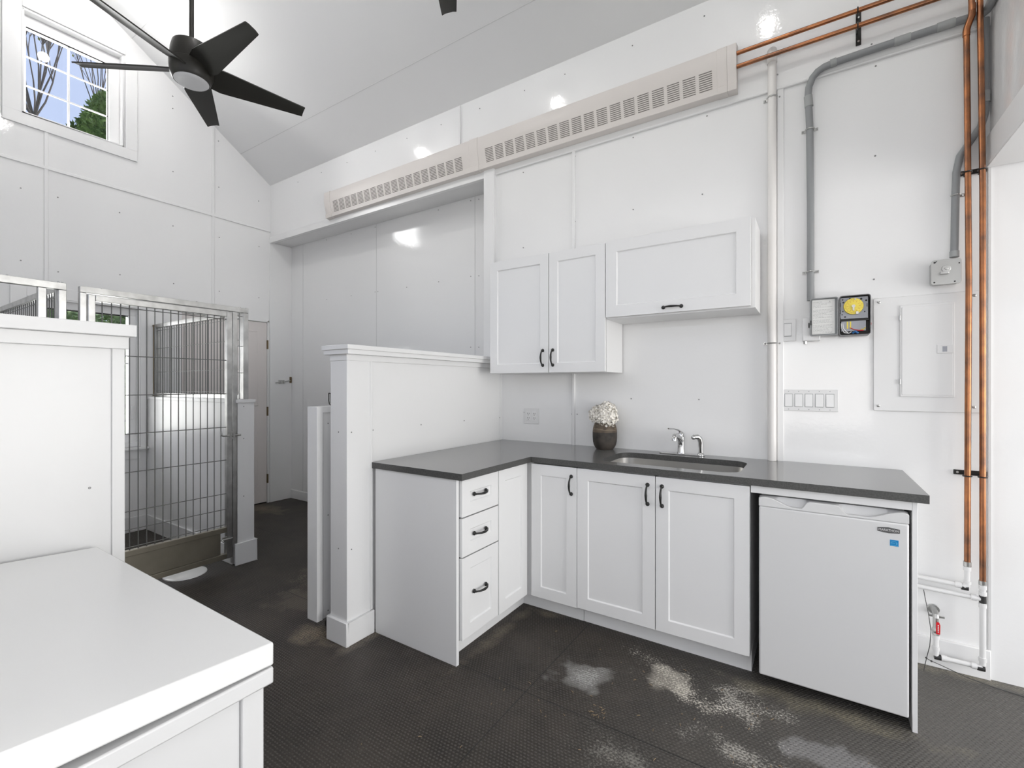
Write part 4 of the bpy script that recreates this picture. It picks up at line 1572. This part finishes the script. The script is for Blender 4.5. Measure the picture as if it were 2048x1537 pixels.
ol = thing('wall_outlet', 'white double wall outlet over the worktop corner', 'outlet', (-1.725, YW, 1.045))
b = MB()
b.box(-1.785, -1.663, 2.9185, 2.9243, 1.045, 1.159)
b.build('plate', M['plate'], ol, bev=0.002)
for cx in (-1.749, -1.699):
    b = MB()
    b.box(cx - 0.017, cx + 0.017, 2.9165, 2.9187, 1.068, 1.136)
    rc = b.build('receptacle', M['rocker'], ol, bev=0.001)
    b = MB()
    for cz in (1.118, 1.086):
        b.box(cx - 0.0085, cx - 0.0055, 2.9162, 2.9168, cz - 0.002, cz + 0.008)
        b.box(cx + 0.0055, cx + 0.0085, 2.9162, 2.9168, cz - 0.002, cz + 0.008)
        b.cyl((cx, 2.9162, cz - 0.008), (cx, 2.9168, cz - 0.008), 0.0028, seg=10)
    b.build('slots', M['slotdark'], rc)

# ------------------------------------------------------------------ WATER PIPES AT THE CORNER
wp = thing('white_water_pipe', 'white plastic water pipe from the left copper pipe, turning behind the end panel', 'pipe', (0.588, 2.868, 0.41))
b = MB()
b.tube([(0.588, 2.868, 0.520), (0.588, 2.868, 0.50), (0.588, 2.868, 0.445), (0.588, 2.868, 0.420)], 0.0105, 14)
b.cyl((0.588, 2.868, 0.432), (0.575, 2.868, 0.418), 0.0115, seg=14)
b.tube([(0.588, 2.868, 0.420), (0.545, 2.872, 0.420), (0.34, 2.895, 0.420)], 0.0105, 14)
b.build('pipe', M['pex'], wp)
for p, q in (((0.588, 2.868, 0.510), (0.588, 2.868, 0.492)), ((0.588, 2.868, 0.446), (0.588, 2.868, 0.432)), ((0.570, 2.870, 0.420), (0.548, 2.872, 0.420))):
    b = MB()
    b.cyl(p, q, 0.0138, seg=16)
    b.build('sleeve', M['pex'], wp)
b = MB()
b.cyl((0.588, 2.868, 0.532), (0.588, 2.868, 0.512), 0.0138, seg=16)
b.build('adapter', M['strap'], wp)
b = MB()
b.cyl((0.592, 2.868, 0.413), (0.568, 2.870, 0.413), 0.0122, seg=10)
b.build('elbow_fitting', M['crimp'], wp)
wp = thing('white_water_pipe', 'white plastic water pipe from the right copper pipe down to the floor, with side branches', 'pipe', (0.640, 2.868, 0.05))
b = MB()
b.tube([(0.638, 2.868, 0.450), (0.638, 2.868, 0.20), (0.638, 2.868, 0.080)], 0.0108, 14)
b.tube([(0.638, 2.868, 0.375), (0.56, 2.875, 0.375), (0.34, 2.897, 0.375)], 0.0105, 14)
b.tube([(0.636, 2.868, 0.070), (0.56, 2.868, 0.070), (0.486, 2.868, 0.070)], 0.0105, 14)
b.tube([(0.482, 2.868, 0.075), (0.482, 2.868, 0.110), (0.482, 2.868, 0.168)], 0.0108, 14)
b.build('pipe', M['pex'], wp)
for (p, q) in (((0.638, 2.868, 0.438), (0.638, 2.868, 0.420)), ((0.638, 2.868, 0.408), (0.638, 2.868, 0.392)), ((0.638, 2.868, 0.355), (0.638, 2.868, 0.338)), ((0.618, 2.870, 0.375), (0.600, 2.871, 0.375)),
               ((0.638, 2.868, 0.115), (0.638, 2.868, 0.098)), ((0.618, 2.868, 0.070), (0.600, 2.868, 0.070)), ((0.520, 2.868, 0.070), (0.500, 2.868, 0.070)), ((0.482, 2.868, 0.118), (0.482, 2.868, 0.10)), ((0.482, 2.868, 0.170), (0.482, 2.868, 0.152))):
    b = MB()
    b.cyl(p, q, 0.0138, seg=16)
    b.build('sleeve', M['pex'], wp)
b = MB()
b.cyl((0.638, 2.868, 0.457), (0.638, 2.868, 0.440), 0.0138, seg=16)
b.build('adapter', M['strap'], wp)
for p, q, nm in (((0.638, 2.868, 0.390), (0.638, 2.868, 0.358), 'tee_fitting'), ((0.645, 2.868, 0.066), (0.620, 2.868, 0.066), 'elbow_fitting'), ((0.476, 2.868, 0.069), (0.500, 2.868, 0.069), 'elbow_fitting')):
    b = MB()
    b.cyl(p, q, 0.0124, seg=10)
    b.build(nm, M['crimp'], wp)

vv = thing('shutoff_valve', 'ball valve with a red lever low on the wall beside the fridge panel', 'valve', (0.482, 2.868, 0.17))
b = MB()
b.cyl((0.482, 2.868, 0.171), (0.482, 2.868, 0.200), 0.0135, seg=8)
b.ball((0.482, 2.868, 0.192), 0.0165, 14)
b.cyl((0.482, 2.868, 0.200), (0.482, 2.868, 0.250), 0.0110, seg=16)
b.build('body', M['galv'], vv)
b = MB()
b.tube([(0.482, 2.868, 0.248), (0.482, 2.870, 0.262), (0.482, 2.885, 0.270), (0.482, 2.920, 0.270)], 0.0120, 14)
b.cyl((0.482, 2.9235, 0.270), (0.482, 2.914, 0.270), 0.022, seg=24)
b.box(0.458, 0.514, 2.872, 2.877, 0.250, 0.259)
b.build('drop_ear_elbow', M['galv'], vv, bev=0.001)
b = MB()
b.prism([(0.479, 0.183), (0.493, 0.183), (0.494, 0.226), (0.490, 0.238), (0.483, 0.239), (0.479, 0.232)], 'Y', 2.845, 2.849)
b.cyl((0.485, 2.849, 0.188), (0.482, 2.862, 0.188), 0.004, seg=10)
lv = b.build('lever', M['red'], vv, bev=0.001, label='red lever')
b = MB()
for k in range(5):
    b.box(0.4845, 0.4885, 2.8440, 2.8451, 0.192 + 0.0075 * k, 0.1965 + 0.0075 * k)
b.build('lever_print', M['pex'], lv)

b = MB()
b.tube([(0.438, 2.86, 0.372), (0.444, 2.86, 0.33), (0.455, 2.855, 0.26), (0.462, 2.85, 0.19), (0.458, 2.85, 0.12), (0.448, 2.852, 0.065), (0.440, 2.85, 0.02), (0.436, 2.842, 0.002)], 0.0016, 6)
b.tube([(0.446, 2.852, 0.058), (0.462, 2.85, 0.052), (0.50, 2.85, 0.042), (0.58, 2.85, 0.018), (0.66, 2.85, 0.004), (0.78, 2.83, 0.002), (0.95, 2.80, 0.002)], 0.0016, 6)
b.ball((0.446, 2.852, 0.060), 0.0045, 8)
b.ball((0.464, 2.85, 0.051), 0.0045, 8)
tag(b.build('cord', M['cord'], loc=(0.44, 2.85, 0)), 'thin dark cord hanging by the red valve and trailing on the floor', 'cord')

# ------------------------------------------------------------------ CEILING FANS
def make_fan(cx, cy, cz, a0, label):
    f = thing('ceiling_fan', label, 'ceiling fan', (cx, cy, ZRG), group='black ceiling fans on the ridge')
    b = MB()
    b.cyl((cx, cy, cz + 0.17), (cx, cy, ZRG - 0.05), 0.0125, seg=16)
    b.build('downrod', M['fan'], f)
    b = MB()
    b.lathe([(0.02, ZRG - 0.115), (0.055, ZRG - 0.10), (0.07, ZRG - 0.06), (0.07, ZRG - 0.005)], (cx, cy, 0), 28)
    b.build('canopy', M['fan'], f)
    b = MB()
    b.lathe([(0.0, cz - 0.060), (0.092, cz - 0.060), (0.098, cz - 0.052), (0.110, cz - 0.020), (0.112, cz + 0.0), (0.112, cz + 0.03), (0.109, cz + 0.033), (0.109, cz + 0.037),
             (0.110, cz + 0.040), (0.104, cz + 0.110), (0.096, cz + 0.145), (0.075, cz + 0.155), (0.040, cz + 0.160), (0.028, cz + 0.185), (0.0, cz + 0.187)], (cx, cy, 0), 40)
    b.build('motor_housing', M['fan'], f)
    b = MB()
    b.lathe([(0.0, cz - 0.076), (0.03, cz - 0.0755), (0.06, cz - 0.073), (0.080, cz - 0.068), (0.088, cz - 0.060), (0.088, cz - 0.052)], (cx, cy, 0), 36)
    b.build('lamp_shade', M['frost'], f)
    for k in range(5):
        a = R(a0 + 72 * k)
        d = Vector((math.cos(a), math.sin(a), 0))
        nrm = Vector((-math.sin(a), math.cos(a), 0))
        b = MB()
        ns = 14
        vs, fs = [], []
        for i in range(ns + 1):
            t = i / ns
            r = 0.075 + (0.628 - 0.075) * t
            w_ = 0.165 * (1 - t) + 0.075 * t
            if t < 0.15:
                w_ *= 0.72 + 0.28 * (t / 0.15)
            ph = R(27 - 9 * t)
            ch = nrm * math.cos(ph) - Vector((0, 0, 1)) * math.sin(ph)
            c_ = Vector((cx, cy, cz + 0.004)) + d * r + nrm * 0.004
            up = d.cross(ch).normalized() * 0.004
            if up.z < 0:
                up = -up
            skew = 0.014 * t
            for (q, s2) in ((-0.5, -1), (-0.25, -1.2), (0.25, -1.2), (0.5, -1), (0.5, 1), (0.25, 1.0), (-0.25, 1.0), (-0.5, 1)):
                camber = (0.25 - q * q) * 0.03
                vs.append(c_ + ch * (q * w_ + skew * 0) + up * s2 + up.normalized() * camber)
        m_ = 8
        for i in range(ns):
            for q in range(m_):
                q2 = (q + 1) % m_
                fs.append((i * m_ + q, i * m_ + q2, (i + 1) * m_ + q2, (i + 1) * m_ + q))
        fs.append(tuple(range(m_))[::-1])
        fs.append(tuple(ns * m_ + q for q in range(m_)))
        b.add(vs, fs, 0, True)
        b.build('blade', M['blade'], f)
    return f


make_fan(-3.07, 1.26, 3.18, 1.5, 'black five-blade ceiling fan with round lamp near the gable window')
make_fan(-1.14, 1.26, 3.18, 126.5, 'black ceiling fan of which one blade tip shows at the top of the photo')

# flush lamps along the ridge
for i, x in enumerate((-4.40, -2.36, -0.32)):
    lab = ('flush round ridge lamp nearest the gable window', 'flush round ridge lamp between the two fans', 'flush round ridge lamp nearest the side room')[i]
    t = thing('ridge_lamp', lab, 'ceiling lamp', (x, RY, ZRG - 0.1), group='flush lamps along the ceiling ridge')
    b = MB()
    b.lathe([(0.055, 4.52), (0.075, 4.52), (0.078, 4.53), (0.09, 4.66)], (x, RY, 0), 28)
    b.build('rim', M['trim'], t)
    b = MB()
    b.lathe([(0.0, 4.524), (0.056, 4.524), (0.056, 4.534), (0.0, 4.534)], (x, RY, 0), 28)
    b.build('diffuser', M['frost'], t)
    ld = bpy.data.lights.new('ridge_lamp_light', 'POINT')
    ld.shadow_soft_size = 0.04
    ld.energy = (9, 9, 11)[i]
    ld.color = (1, 0.985, 0.965)
    lo = bpy.data.objects.new('ridge_lamp_light', ld)
    COL.objects.link(lo)
    lo.parent = t
    lo.location = (0, 0, 4.44 - (ZRG - 0.1))

# ------------------------------------------------------------------ KENNEL FRONT
XK = -3.560
SQ = 0.036


def sqtube(b, p0, p1, w_=SQ, d_=SQ, x=XK):
    """square tube in the plane X = x between (y,z) points"""
    (y0, z0), (y1, z1) = p0, p1
    b.box(x - d_, x, min(y0, y1), max(y0, y1), min(z0, z1), max(z0, z1))


kf = thing('kennel_front_panel', 'fixed square-tube frame around the kennel gate, standing by the right divider wall', 'kennel frame', (XK, 1.3, 0))
for (y0, y1, z0, z1, nm) in ((0.886, 0.916, 0.02, 1.868, 'post'), (1.730, 1.764, 0.02, 1.868, 'post'), (1.805, 1.842, 1.223, 1.868, 'post')):
    b = MB()
    b.box(XK - SQ, XK, y0, y1, z0, z1)
    b.build(nm, M['galv'], kf, bev=0.002)
b = MB()
b.box(XK - SQ, XK, 0.886, 1.842, 1.869, 1.905)
for y in (0.99, 1.50, 1.79, 1.83):
    b.cyl((XK - 0.018, y, 1.905), (XK - 0.018, y, 1.912), 0.005, seg=8)
b.build('top_rail', M['galv'], kf, bev=0.002)
b = MB()
b.tube([(XK - 0.018, 1.785, 1.223), (XK - 0.018, 1.785, 1.868)], 0.0028, 8)
for z in (1.842, 1.62, 1.42):
    b.tube([(XK - 0.018, 1.764, z), (XK - 0.018, 1.805, z)], 0.0024, 8)
b.build('wire_strip', M['wire'], kf)

kg = thing('kennel_gate', 'wire mesh kennel gate with steel kick plate between the two divider walls', 'gate', (XK, 1.32, 0.07))
gz0, gz1 = 0.070, 1.862
XG = XK + 0.004
for (y0, y1) in ((0.922, 0.955), (1.688, 1.724)):
    b = MB()
    b.box(XG - SQ, XG, y0, y1, gz0, gz1)
    b.build('stile', M['galv'], kg, bev=0.002)
for (z0, z1) in ((1.826, 1.862), (0.262, 0.298), (0.070, 0.106)):
    b = MB()
    b.box(XG - SQ, XG, 0.956, 1.687, z0, z1)
    b.build('rail', M['galv'] if z0 > 1 else M['kick'], kg, bev=0.002)
b = MB()
b.box(XG - 0.022, XG - 0.012, 0.956, 1.650, 0.107, 0.261)
b.build('kick_plate', M['kick'], kg, bev=0.001)
b = MB()
k = 0
y = 0.990
while y < 1.68:
    b.tube([(XG - 0.018, y, 0.298), (XG - 0.018, y, 1.826)], 0.0032, 8)
    y += 0.0443
for z in (1.807, 1.509, 1.267, 1.024, 0.785, 0.541, 0.428, 0.317):
    b.tube([(XG - 0.0130, 0.955, z), (XG - 0.0130, 1.688, z)], 0.0028, 8)
b.build('wire_mesh', M['wire'], kg, merge=False)
b = MB()
b.tube([(XG + 0.014, 1.640, 0.995), (XG + 0.018, 1.642, 0.972), (XG + 0.018, 1.655, 0.962), (XG + 0.018, 1.70, 0.962), (XG + 0.018, 1.775, 0.962)], 0.0065, 10)
b.box(XG, XG + 0.010, 1.685, 1.735, 0.935, 0.992)
b.box(XG + 0.008, XG + 0.028, 1.695, 1.705, 0.948, 0.976)
b.box(XG + 0.008, XG + 0.028, 1.718, 1.728, 0.948, 0.976)
b.build('latch', M['strap'], kg)
b = MB()
b.tube([(XG + 0.012, 1.640, 0.215), (XG + 0.012, 1.72, 0.215)], 0.006, 8)
b.tube([(XG + 0.012, 1.650, 0.215), (XG + 0.030, 1.650, 0.205)], 0.005, 8)
b.box(XG, XG + 0.010, 1.656, 1.684, 0.200, 0.232)
b.tube([(XG + 0.004, 1.670, 0.20), (XG + 0.004, 1.670, 0.105)], 0.004, 8)
b.build('drop_bolt', M['strap'], kg)

kl = thing('kennel_front_panel', 'square-tube kennel front frame at the left edge of the photo', 'kennel frame', (XK, 0.3, 0))
for (y0, y1) in ((0.713, 0.747), (0.796, 0.829)):
    b = MB()
    b.box(XK - SQ, XK, y0, y1, 0.0 if y0 < 0.75 else 1.223, 1.868)
    b.build('post', M['galv'], kl, bev=0.002)
b = MB()
b.box(XK - SQ, XK, YN + 0.02, 0.829, 1.869, 1.908)
for y in (0.60, 0.80, 0.815):
    b.cyl((XK - 0.018, y, 1.908), (XK - 0.018, y, 1.916), 0.005, seg=8)
b.build('top_rail', M['galv'], kl, bev=0.002)


def grille(y, label):
    g_ = thing('kennel_grille', label, 'kennel grille', (-4.35, y, 1.22), group='barred panels on the kennel divider walls')
    x0, x1 = XF + 0.004, XK - SQ - 0.003
    for (a, c) in ((x0, x0 + 0.034), (x1 - 0.034, x1)):
        b = MB()
        b.box(a, c, y - 0.017, y + 0.017, 1.223, 1.898)
        b.build('stile', M['galv'], g_, bev=0.002)
    for (a, c) in ((1.862, 1.898), (1.223, 1.257)):
        b = MB()
        b.box(x0 + 0.035, x1 - 0.035, y - 0.017, y + 0.017, a, c)
        b.build('rail', M['galv'], g_, bev=0.002)
    b = MB()
    n = 31
    for i in range(n):
        x = x0 + 0.05 + (x1 - x0 - 0.10) * i / (n - 1)
        b.tube([(x, y - 0.004, 1.257), (x, y - 0.004, 1.862)], 0.0032, 8)
    for z in (1.67, 1.45, 1.835, 1.275):
        b.tube([(x0 + 0.03, y - 0.009, z), (x1 - 0.03, y - 0.009, z)], 0.0022, 6)
    b.build('bars', M['wire'], g_, merge=False)
    b = MB()
    b.cyl((x0 + 0.005, y - 0.022, 1.245), (x0 + 0.005, y - 0.022, 1.885), 0.004, seg=8)
    b.box(x0, x0 + 0.03, y - 0.03, y - 0.017, 1.875, 1.89)
    b.box(x0, x0 + 0.03, y - 0.03, y - 0.017, 1.228, 1.243)
    b.build('wall_bracket', M['hinge'], g_)


grille(1.824, 'barred grille on the divider wall seen through the kennel gate')
grille(0.812, 'barred grille on the left divider wall, seen over the tall half wall')

b = MB()
b.lathe([(0.0, 0.012), (0.11, 0.012), (0.128, 0.006), (0.13, 0.0005)], (-3.70, 1.48, 0), 36)  # flat white disc on the floor
tag(b.build('round_plate', M['white_pl'], loc=(-3.70, 1.48, 0)), 'round white plate on the floor showing under the kennel gate', 'drain cover')

# ------------------------------------------------------------------ PASSAGE GATE, BOLT, HASP
sg = thing('sliding_gate', 'half-height white boarded gate parked behind the half wall post', 'gate', (-2.25, 1.5, 0))
b = MB()
b.box(-2.285, -2.222, 1.500, 2.62, 0.072, 1.195)
b.box(-2.29, -2.205, 1.497, 1.532, 0.066, 1.212)
b.box(-2.29, -2.205, 1.532, 2.62, 1.180, 1.212)
b.box(-2.222, -2.214, 1.532, 1.600, 0.066, 1.180)
for z in (1.12, 0.62, 0.10):
    b.cyl((-2.2145, 1.57, z), (-2.2125, 1.57, z), 0.004, seg=8, mi=1)
b.build('panel', [M['half'], M['screw']], sg, bev=0.003)
b = MB()
b.cyl((-2.222, 1.585, 0.032), (-2.190, 1.585, 0.032), 0.032, seg=24)
cs = b.build('caster', M['black'], sg, bev=0.003)
b = MB()
b.box(-2.228, -2.224, 1.562, 1.608, 0.03, 0.071)
b.box(-2.188, -2.184, 1.562, 1.608, 0.03, 0.071)
b.box(-2.228, -2.184, 1.562, 1.608, 0.067, 0.071)
b.build('fork', M['greybox'], cs)
hs = thing('hasp', 'small metal latch keeper on the post above the parked gate', 'latch', (-2.13, 1.55, 1.25))
b = MB()
b.tube([(-2.166, 1.54, 1.285), (-2.166, 1.54, 1.245), (-2.160, 1.54, 1.228), (-2.145, 1.54, 1.220), (-2.130, 1.54, 1.224), (-2.1215, 1.54, 1.23)], 0.0025, 8)
b.tube([(-2.166, 1.54, 1.285), (-2.1215, 1.54, 1.285)], 0.0035, 8)
b.build('loop', M['handle'], hs)
b = MB()
b.box(-2.164, -2.1195, 1.545, 1.548, 1.232, 1.284)
b.cyl((-2.148, 1.5455, 1.25), (-2.148, 1.543, 1.25), 0.003, seg=8, mi=1)
b.build('keeper_plate', [M['strap'], M['black']], hs)

bt = thing('slide_bolt', 'metal slide bolt on the white jamb of the recess', 'bolt', (XF, 3.05, 1.36))
xj = XF + 0.012
b = MB()
b.tube([(xj + 0.012, 2.965, 1.355), (xj + 0.012, 3.14, 1.383)], 0.006, 10)
b.build('rod', M['strap'], bt)
b = MB()
b.box(xj + 0.0005, xj + 0.006, 3.005, 3.075, 1.345, 1.390)
for y in (3.015, 3.055):
    b.box(xj + 0.002, xj + 0.024, y, y + 0.014, 1.352, 1.380)
b.build('bracket', M['strap'], bt, bev=0.001)
b = MB()
b.box(xj + 0.0005, xj + 0.008, 3.138, 3.162, 1.355, 1.425)
b.build('strike', M['hinge'], bt)

# ------------------------------------------------------------------ STORAGE BIN (bottom left)
bn = thing('storage_bin', 'large white storage bin with a slightly raised lid in the left foreground', 'storage bin', (-1.45, 0.1, 0))
bx0, bx1, by0, by1, bz = -1.968, -0.945, -0.39, 0.520, 0.735
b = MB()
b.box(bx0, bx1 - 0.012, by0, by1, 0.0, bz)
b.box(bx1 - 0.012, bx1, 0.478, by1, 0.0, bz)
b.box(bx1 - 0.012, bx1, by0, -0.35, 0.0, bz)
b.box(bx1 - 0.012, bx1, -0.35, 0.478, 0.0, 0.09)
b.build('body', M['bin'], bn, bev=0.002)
b = MB()
b.box(bx0, -0.930, by0, 0.533, 0.714, 0.748)
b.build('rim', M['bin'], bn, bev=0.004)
b = MB()
b.box(bx1 - 0.0125, bx1 - 0.0112, -0.349, 0.477, 0.091, 0.713)
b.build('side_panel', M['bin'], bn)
# lid: hinged on the far edge, standing a little open towards the camera side
b = MB()
LX0, LX1 = -1.966, -0.930


def lid(y):
    t = (0.533 - y) / 0.384
    return 0.798 + 0.026 * t, 0.7515 + 0.0125 * (0.533 - y) / 0.324


ys = [0.533, 0.149, -0.38]
vs = []
for y in (0.533, -0.38):
    zt, zb = lid(y)
    vs += [(LX0, y, zb), (LX1, y, zb), (LX1, y, zt), (LX0, y, zt)]
b.add(vs, [(0, 1, 2, 3), (7, 6, 5, 4), (0, 4, 5, 1), (1, 5, 6, 2), (2, 6, 7, 3), (3, 7, 4, 0)])
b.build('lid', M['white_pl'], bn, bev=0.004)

# a few wood shavings lying on the mats: too small and many to count
b = MB()
rnd = random.Random(11)
for k in range(90):
    if k < 14:
        x, y = -0.70 + rnd.uniform(-0.06, 0.05), 1.765 + rnd.uniform(-0.03, 0.03)
    elif k < 50:
        x, y = rnd.uniform(-1.2, -0.1), rnd.uniform(1.5, 2.25)
    else:
        x, y = rnd.uniform(-3.2, 0.5), rnd.uniform(1.1, 2.2)
        if x < -0.9 and x > -2.35 and y > 1.4:
            continue
    a = rnd.uniform(0, PI)
    L_ = rnd.uniform(0.003, 0.008)
    c_, s_ = math.cos(a) * L_, math.sin(a) * L_
    b.tube([(x - c_, y - s_, 0.0012), (x, y, 0.0012 + rnd.uniform(0, 0.002)), (x + c_, y + s_, 0.0012)], 0.0008, 5)
tag(b.build('wood_shavings', M['debris'], loc=(-0.7, 1.8, 0), merge=False), 'tiny pale wood shavings scattered on the rubber mats', 'wood shavings', kind='stuff')

# ------------------------------------------------------------------ OUTSIDE
b = MB()
b.box(-60, XF - 0.16, -40, 60, -0.3, -0.1)
struct(b.build('ground', M['grass'], loc=(-20, 5, -0.1)), 'green lawn outside', 'ground')


def bare_tree(x, y, h0, spread, seed, label, lean=0.0, nb=9):
    rn = random.Random(seed)
    t = thing('bare_tree', label, 'tree', (x, y, -0.1), group='budding bare trees outside the gable window')
    b = MB()
    lf = MB()

    def grow(p, d, L_, r, lev):
        n = 4
        pts = [p]
        dd = d.copy()
        for i in range(n):
            dd = (dd + Vector((rn.uniform(-.10, .10), rn.uniform(-.14, .14), rn.uniform(-0.02, .12)))).normalized()
            pts.append(pts[-1] + dd * (L_ / n))
        b.tube([tuple(q) for q in pts], [r * (1 - 0.55 * i / n) for i in range(n + 1)], 6 if lev else 8, caps=False)
        if lev < 4:
            for q in range(4 if lev else nb):
                k = rn.randint(2, n) if lev else n
                nd = (dd + Vector((rn.uniform(-.5, .5), rn.uniform(-1, 1) * (spread if lev == 0 else 0.55), rn.uniform(0.1, .6)))).normalized()
                grow(pts[k], nd, L_ * (rn.uniform(0.55, 0.8) if lev else 0.30), r * 0.55 if lev else r * 0.30, lev + 1)
        if lev >= 3:
            for q in range(2):
                c_ = pts[rn.randint(1, n)]
                s_ = rn.uniform(0.03, 0.06)
                u = Vector((rn.uniform(-1, 1), rn.uniform(-1, 1), rn.uniform(-1, 1))).normalized()
                w_ = u.orthogonal().normalized()
                lf.add([c_ - u * s_, c_ + w_ * s_ * 0.6, c_ + u * s_, c_ - w_ * s_ * 0.6], [(0, 1, 2, 3)])
    grow(Vector((x, y, -0.1)), Vector((0, lean, 1)), h0, 0.055, 0)
    b.build('branches', M['bark'], t, merge=False)
    lf.build('buds', M['yleaf'], t, merge=False)


def leafy(name, label, cat, x, y, z0, h, r, seed, n, size, mt, group=None, cone=True):
    rn = random.Random(seed)
    t = thing(name, label, cat, (x, y, -0.1), group)
    b = MB()
    b.tube([(x, y, -0.1), (x, y, z0 + h * 0.7)], [0.12, 0.04], 8)
    b.build('trunk', M['bark'], t)
    b = MB()
    for k in range(n):
        u = rn.random() ** 0.8
        rr = r * ((1 - u) ** 0.75 if cone else math.sin(PI * min(0.97, u * 0.85 + 0.12)) ** 0.6)
        a = rn.uniform(0, 2 * PI)
        q = rr * (rn.uniform(0.55, 1.0) + 0.15 * math.sin(a * 5 + u * 14))
        c_ = Vector((x + q * math.cos(a), y + q * math.sin(a), z0 + h * u))
        for s2 in range(2):
            u_ = Vector((rn.uniform(-1, 1), rn.uniform(-1, 1), rn.uniform(-0.6, 0.8))).normalized()
            w_ = u_.orthogonal().normalized()
            s_ = size * rn.uniform(0.6, 1.3)
            b.add([c_ - u_ * s_, c_ + w_ * s_ * 0.35, c_ + u_ * s_, c_ - w_ * s_ * 0.35], [(0, 1, 2, 3)])
    b.build('foliage', mt, t, merge=False)


bare_tree(-12.5, 2.62, 6.75, 0.75, 12, 'budding bare tree in the left half of the gable window', nb=15)
bare_tree(-17.5, 4.75, 8.9, 0.45, 8, 'budding bare tree standing behind the evergreen', nb=10)
leafy('evergreen_tree', 'dense green evergreen in the lower right of the gable window', 'tree', -14.8, 4.55, 0.6, 8.0, 1.75, 4, 26000, 0.07, M['cleaf'], cone=False)
leafy('garden_shrub', 'leafy green shrub outside the kennel window', 'shrub', -10.5, 2.9, 0.0, 3.1, 1.3, 9, 3400, 0.075, M['shrub'], cone=False)
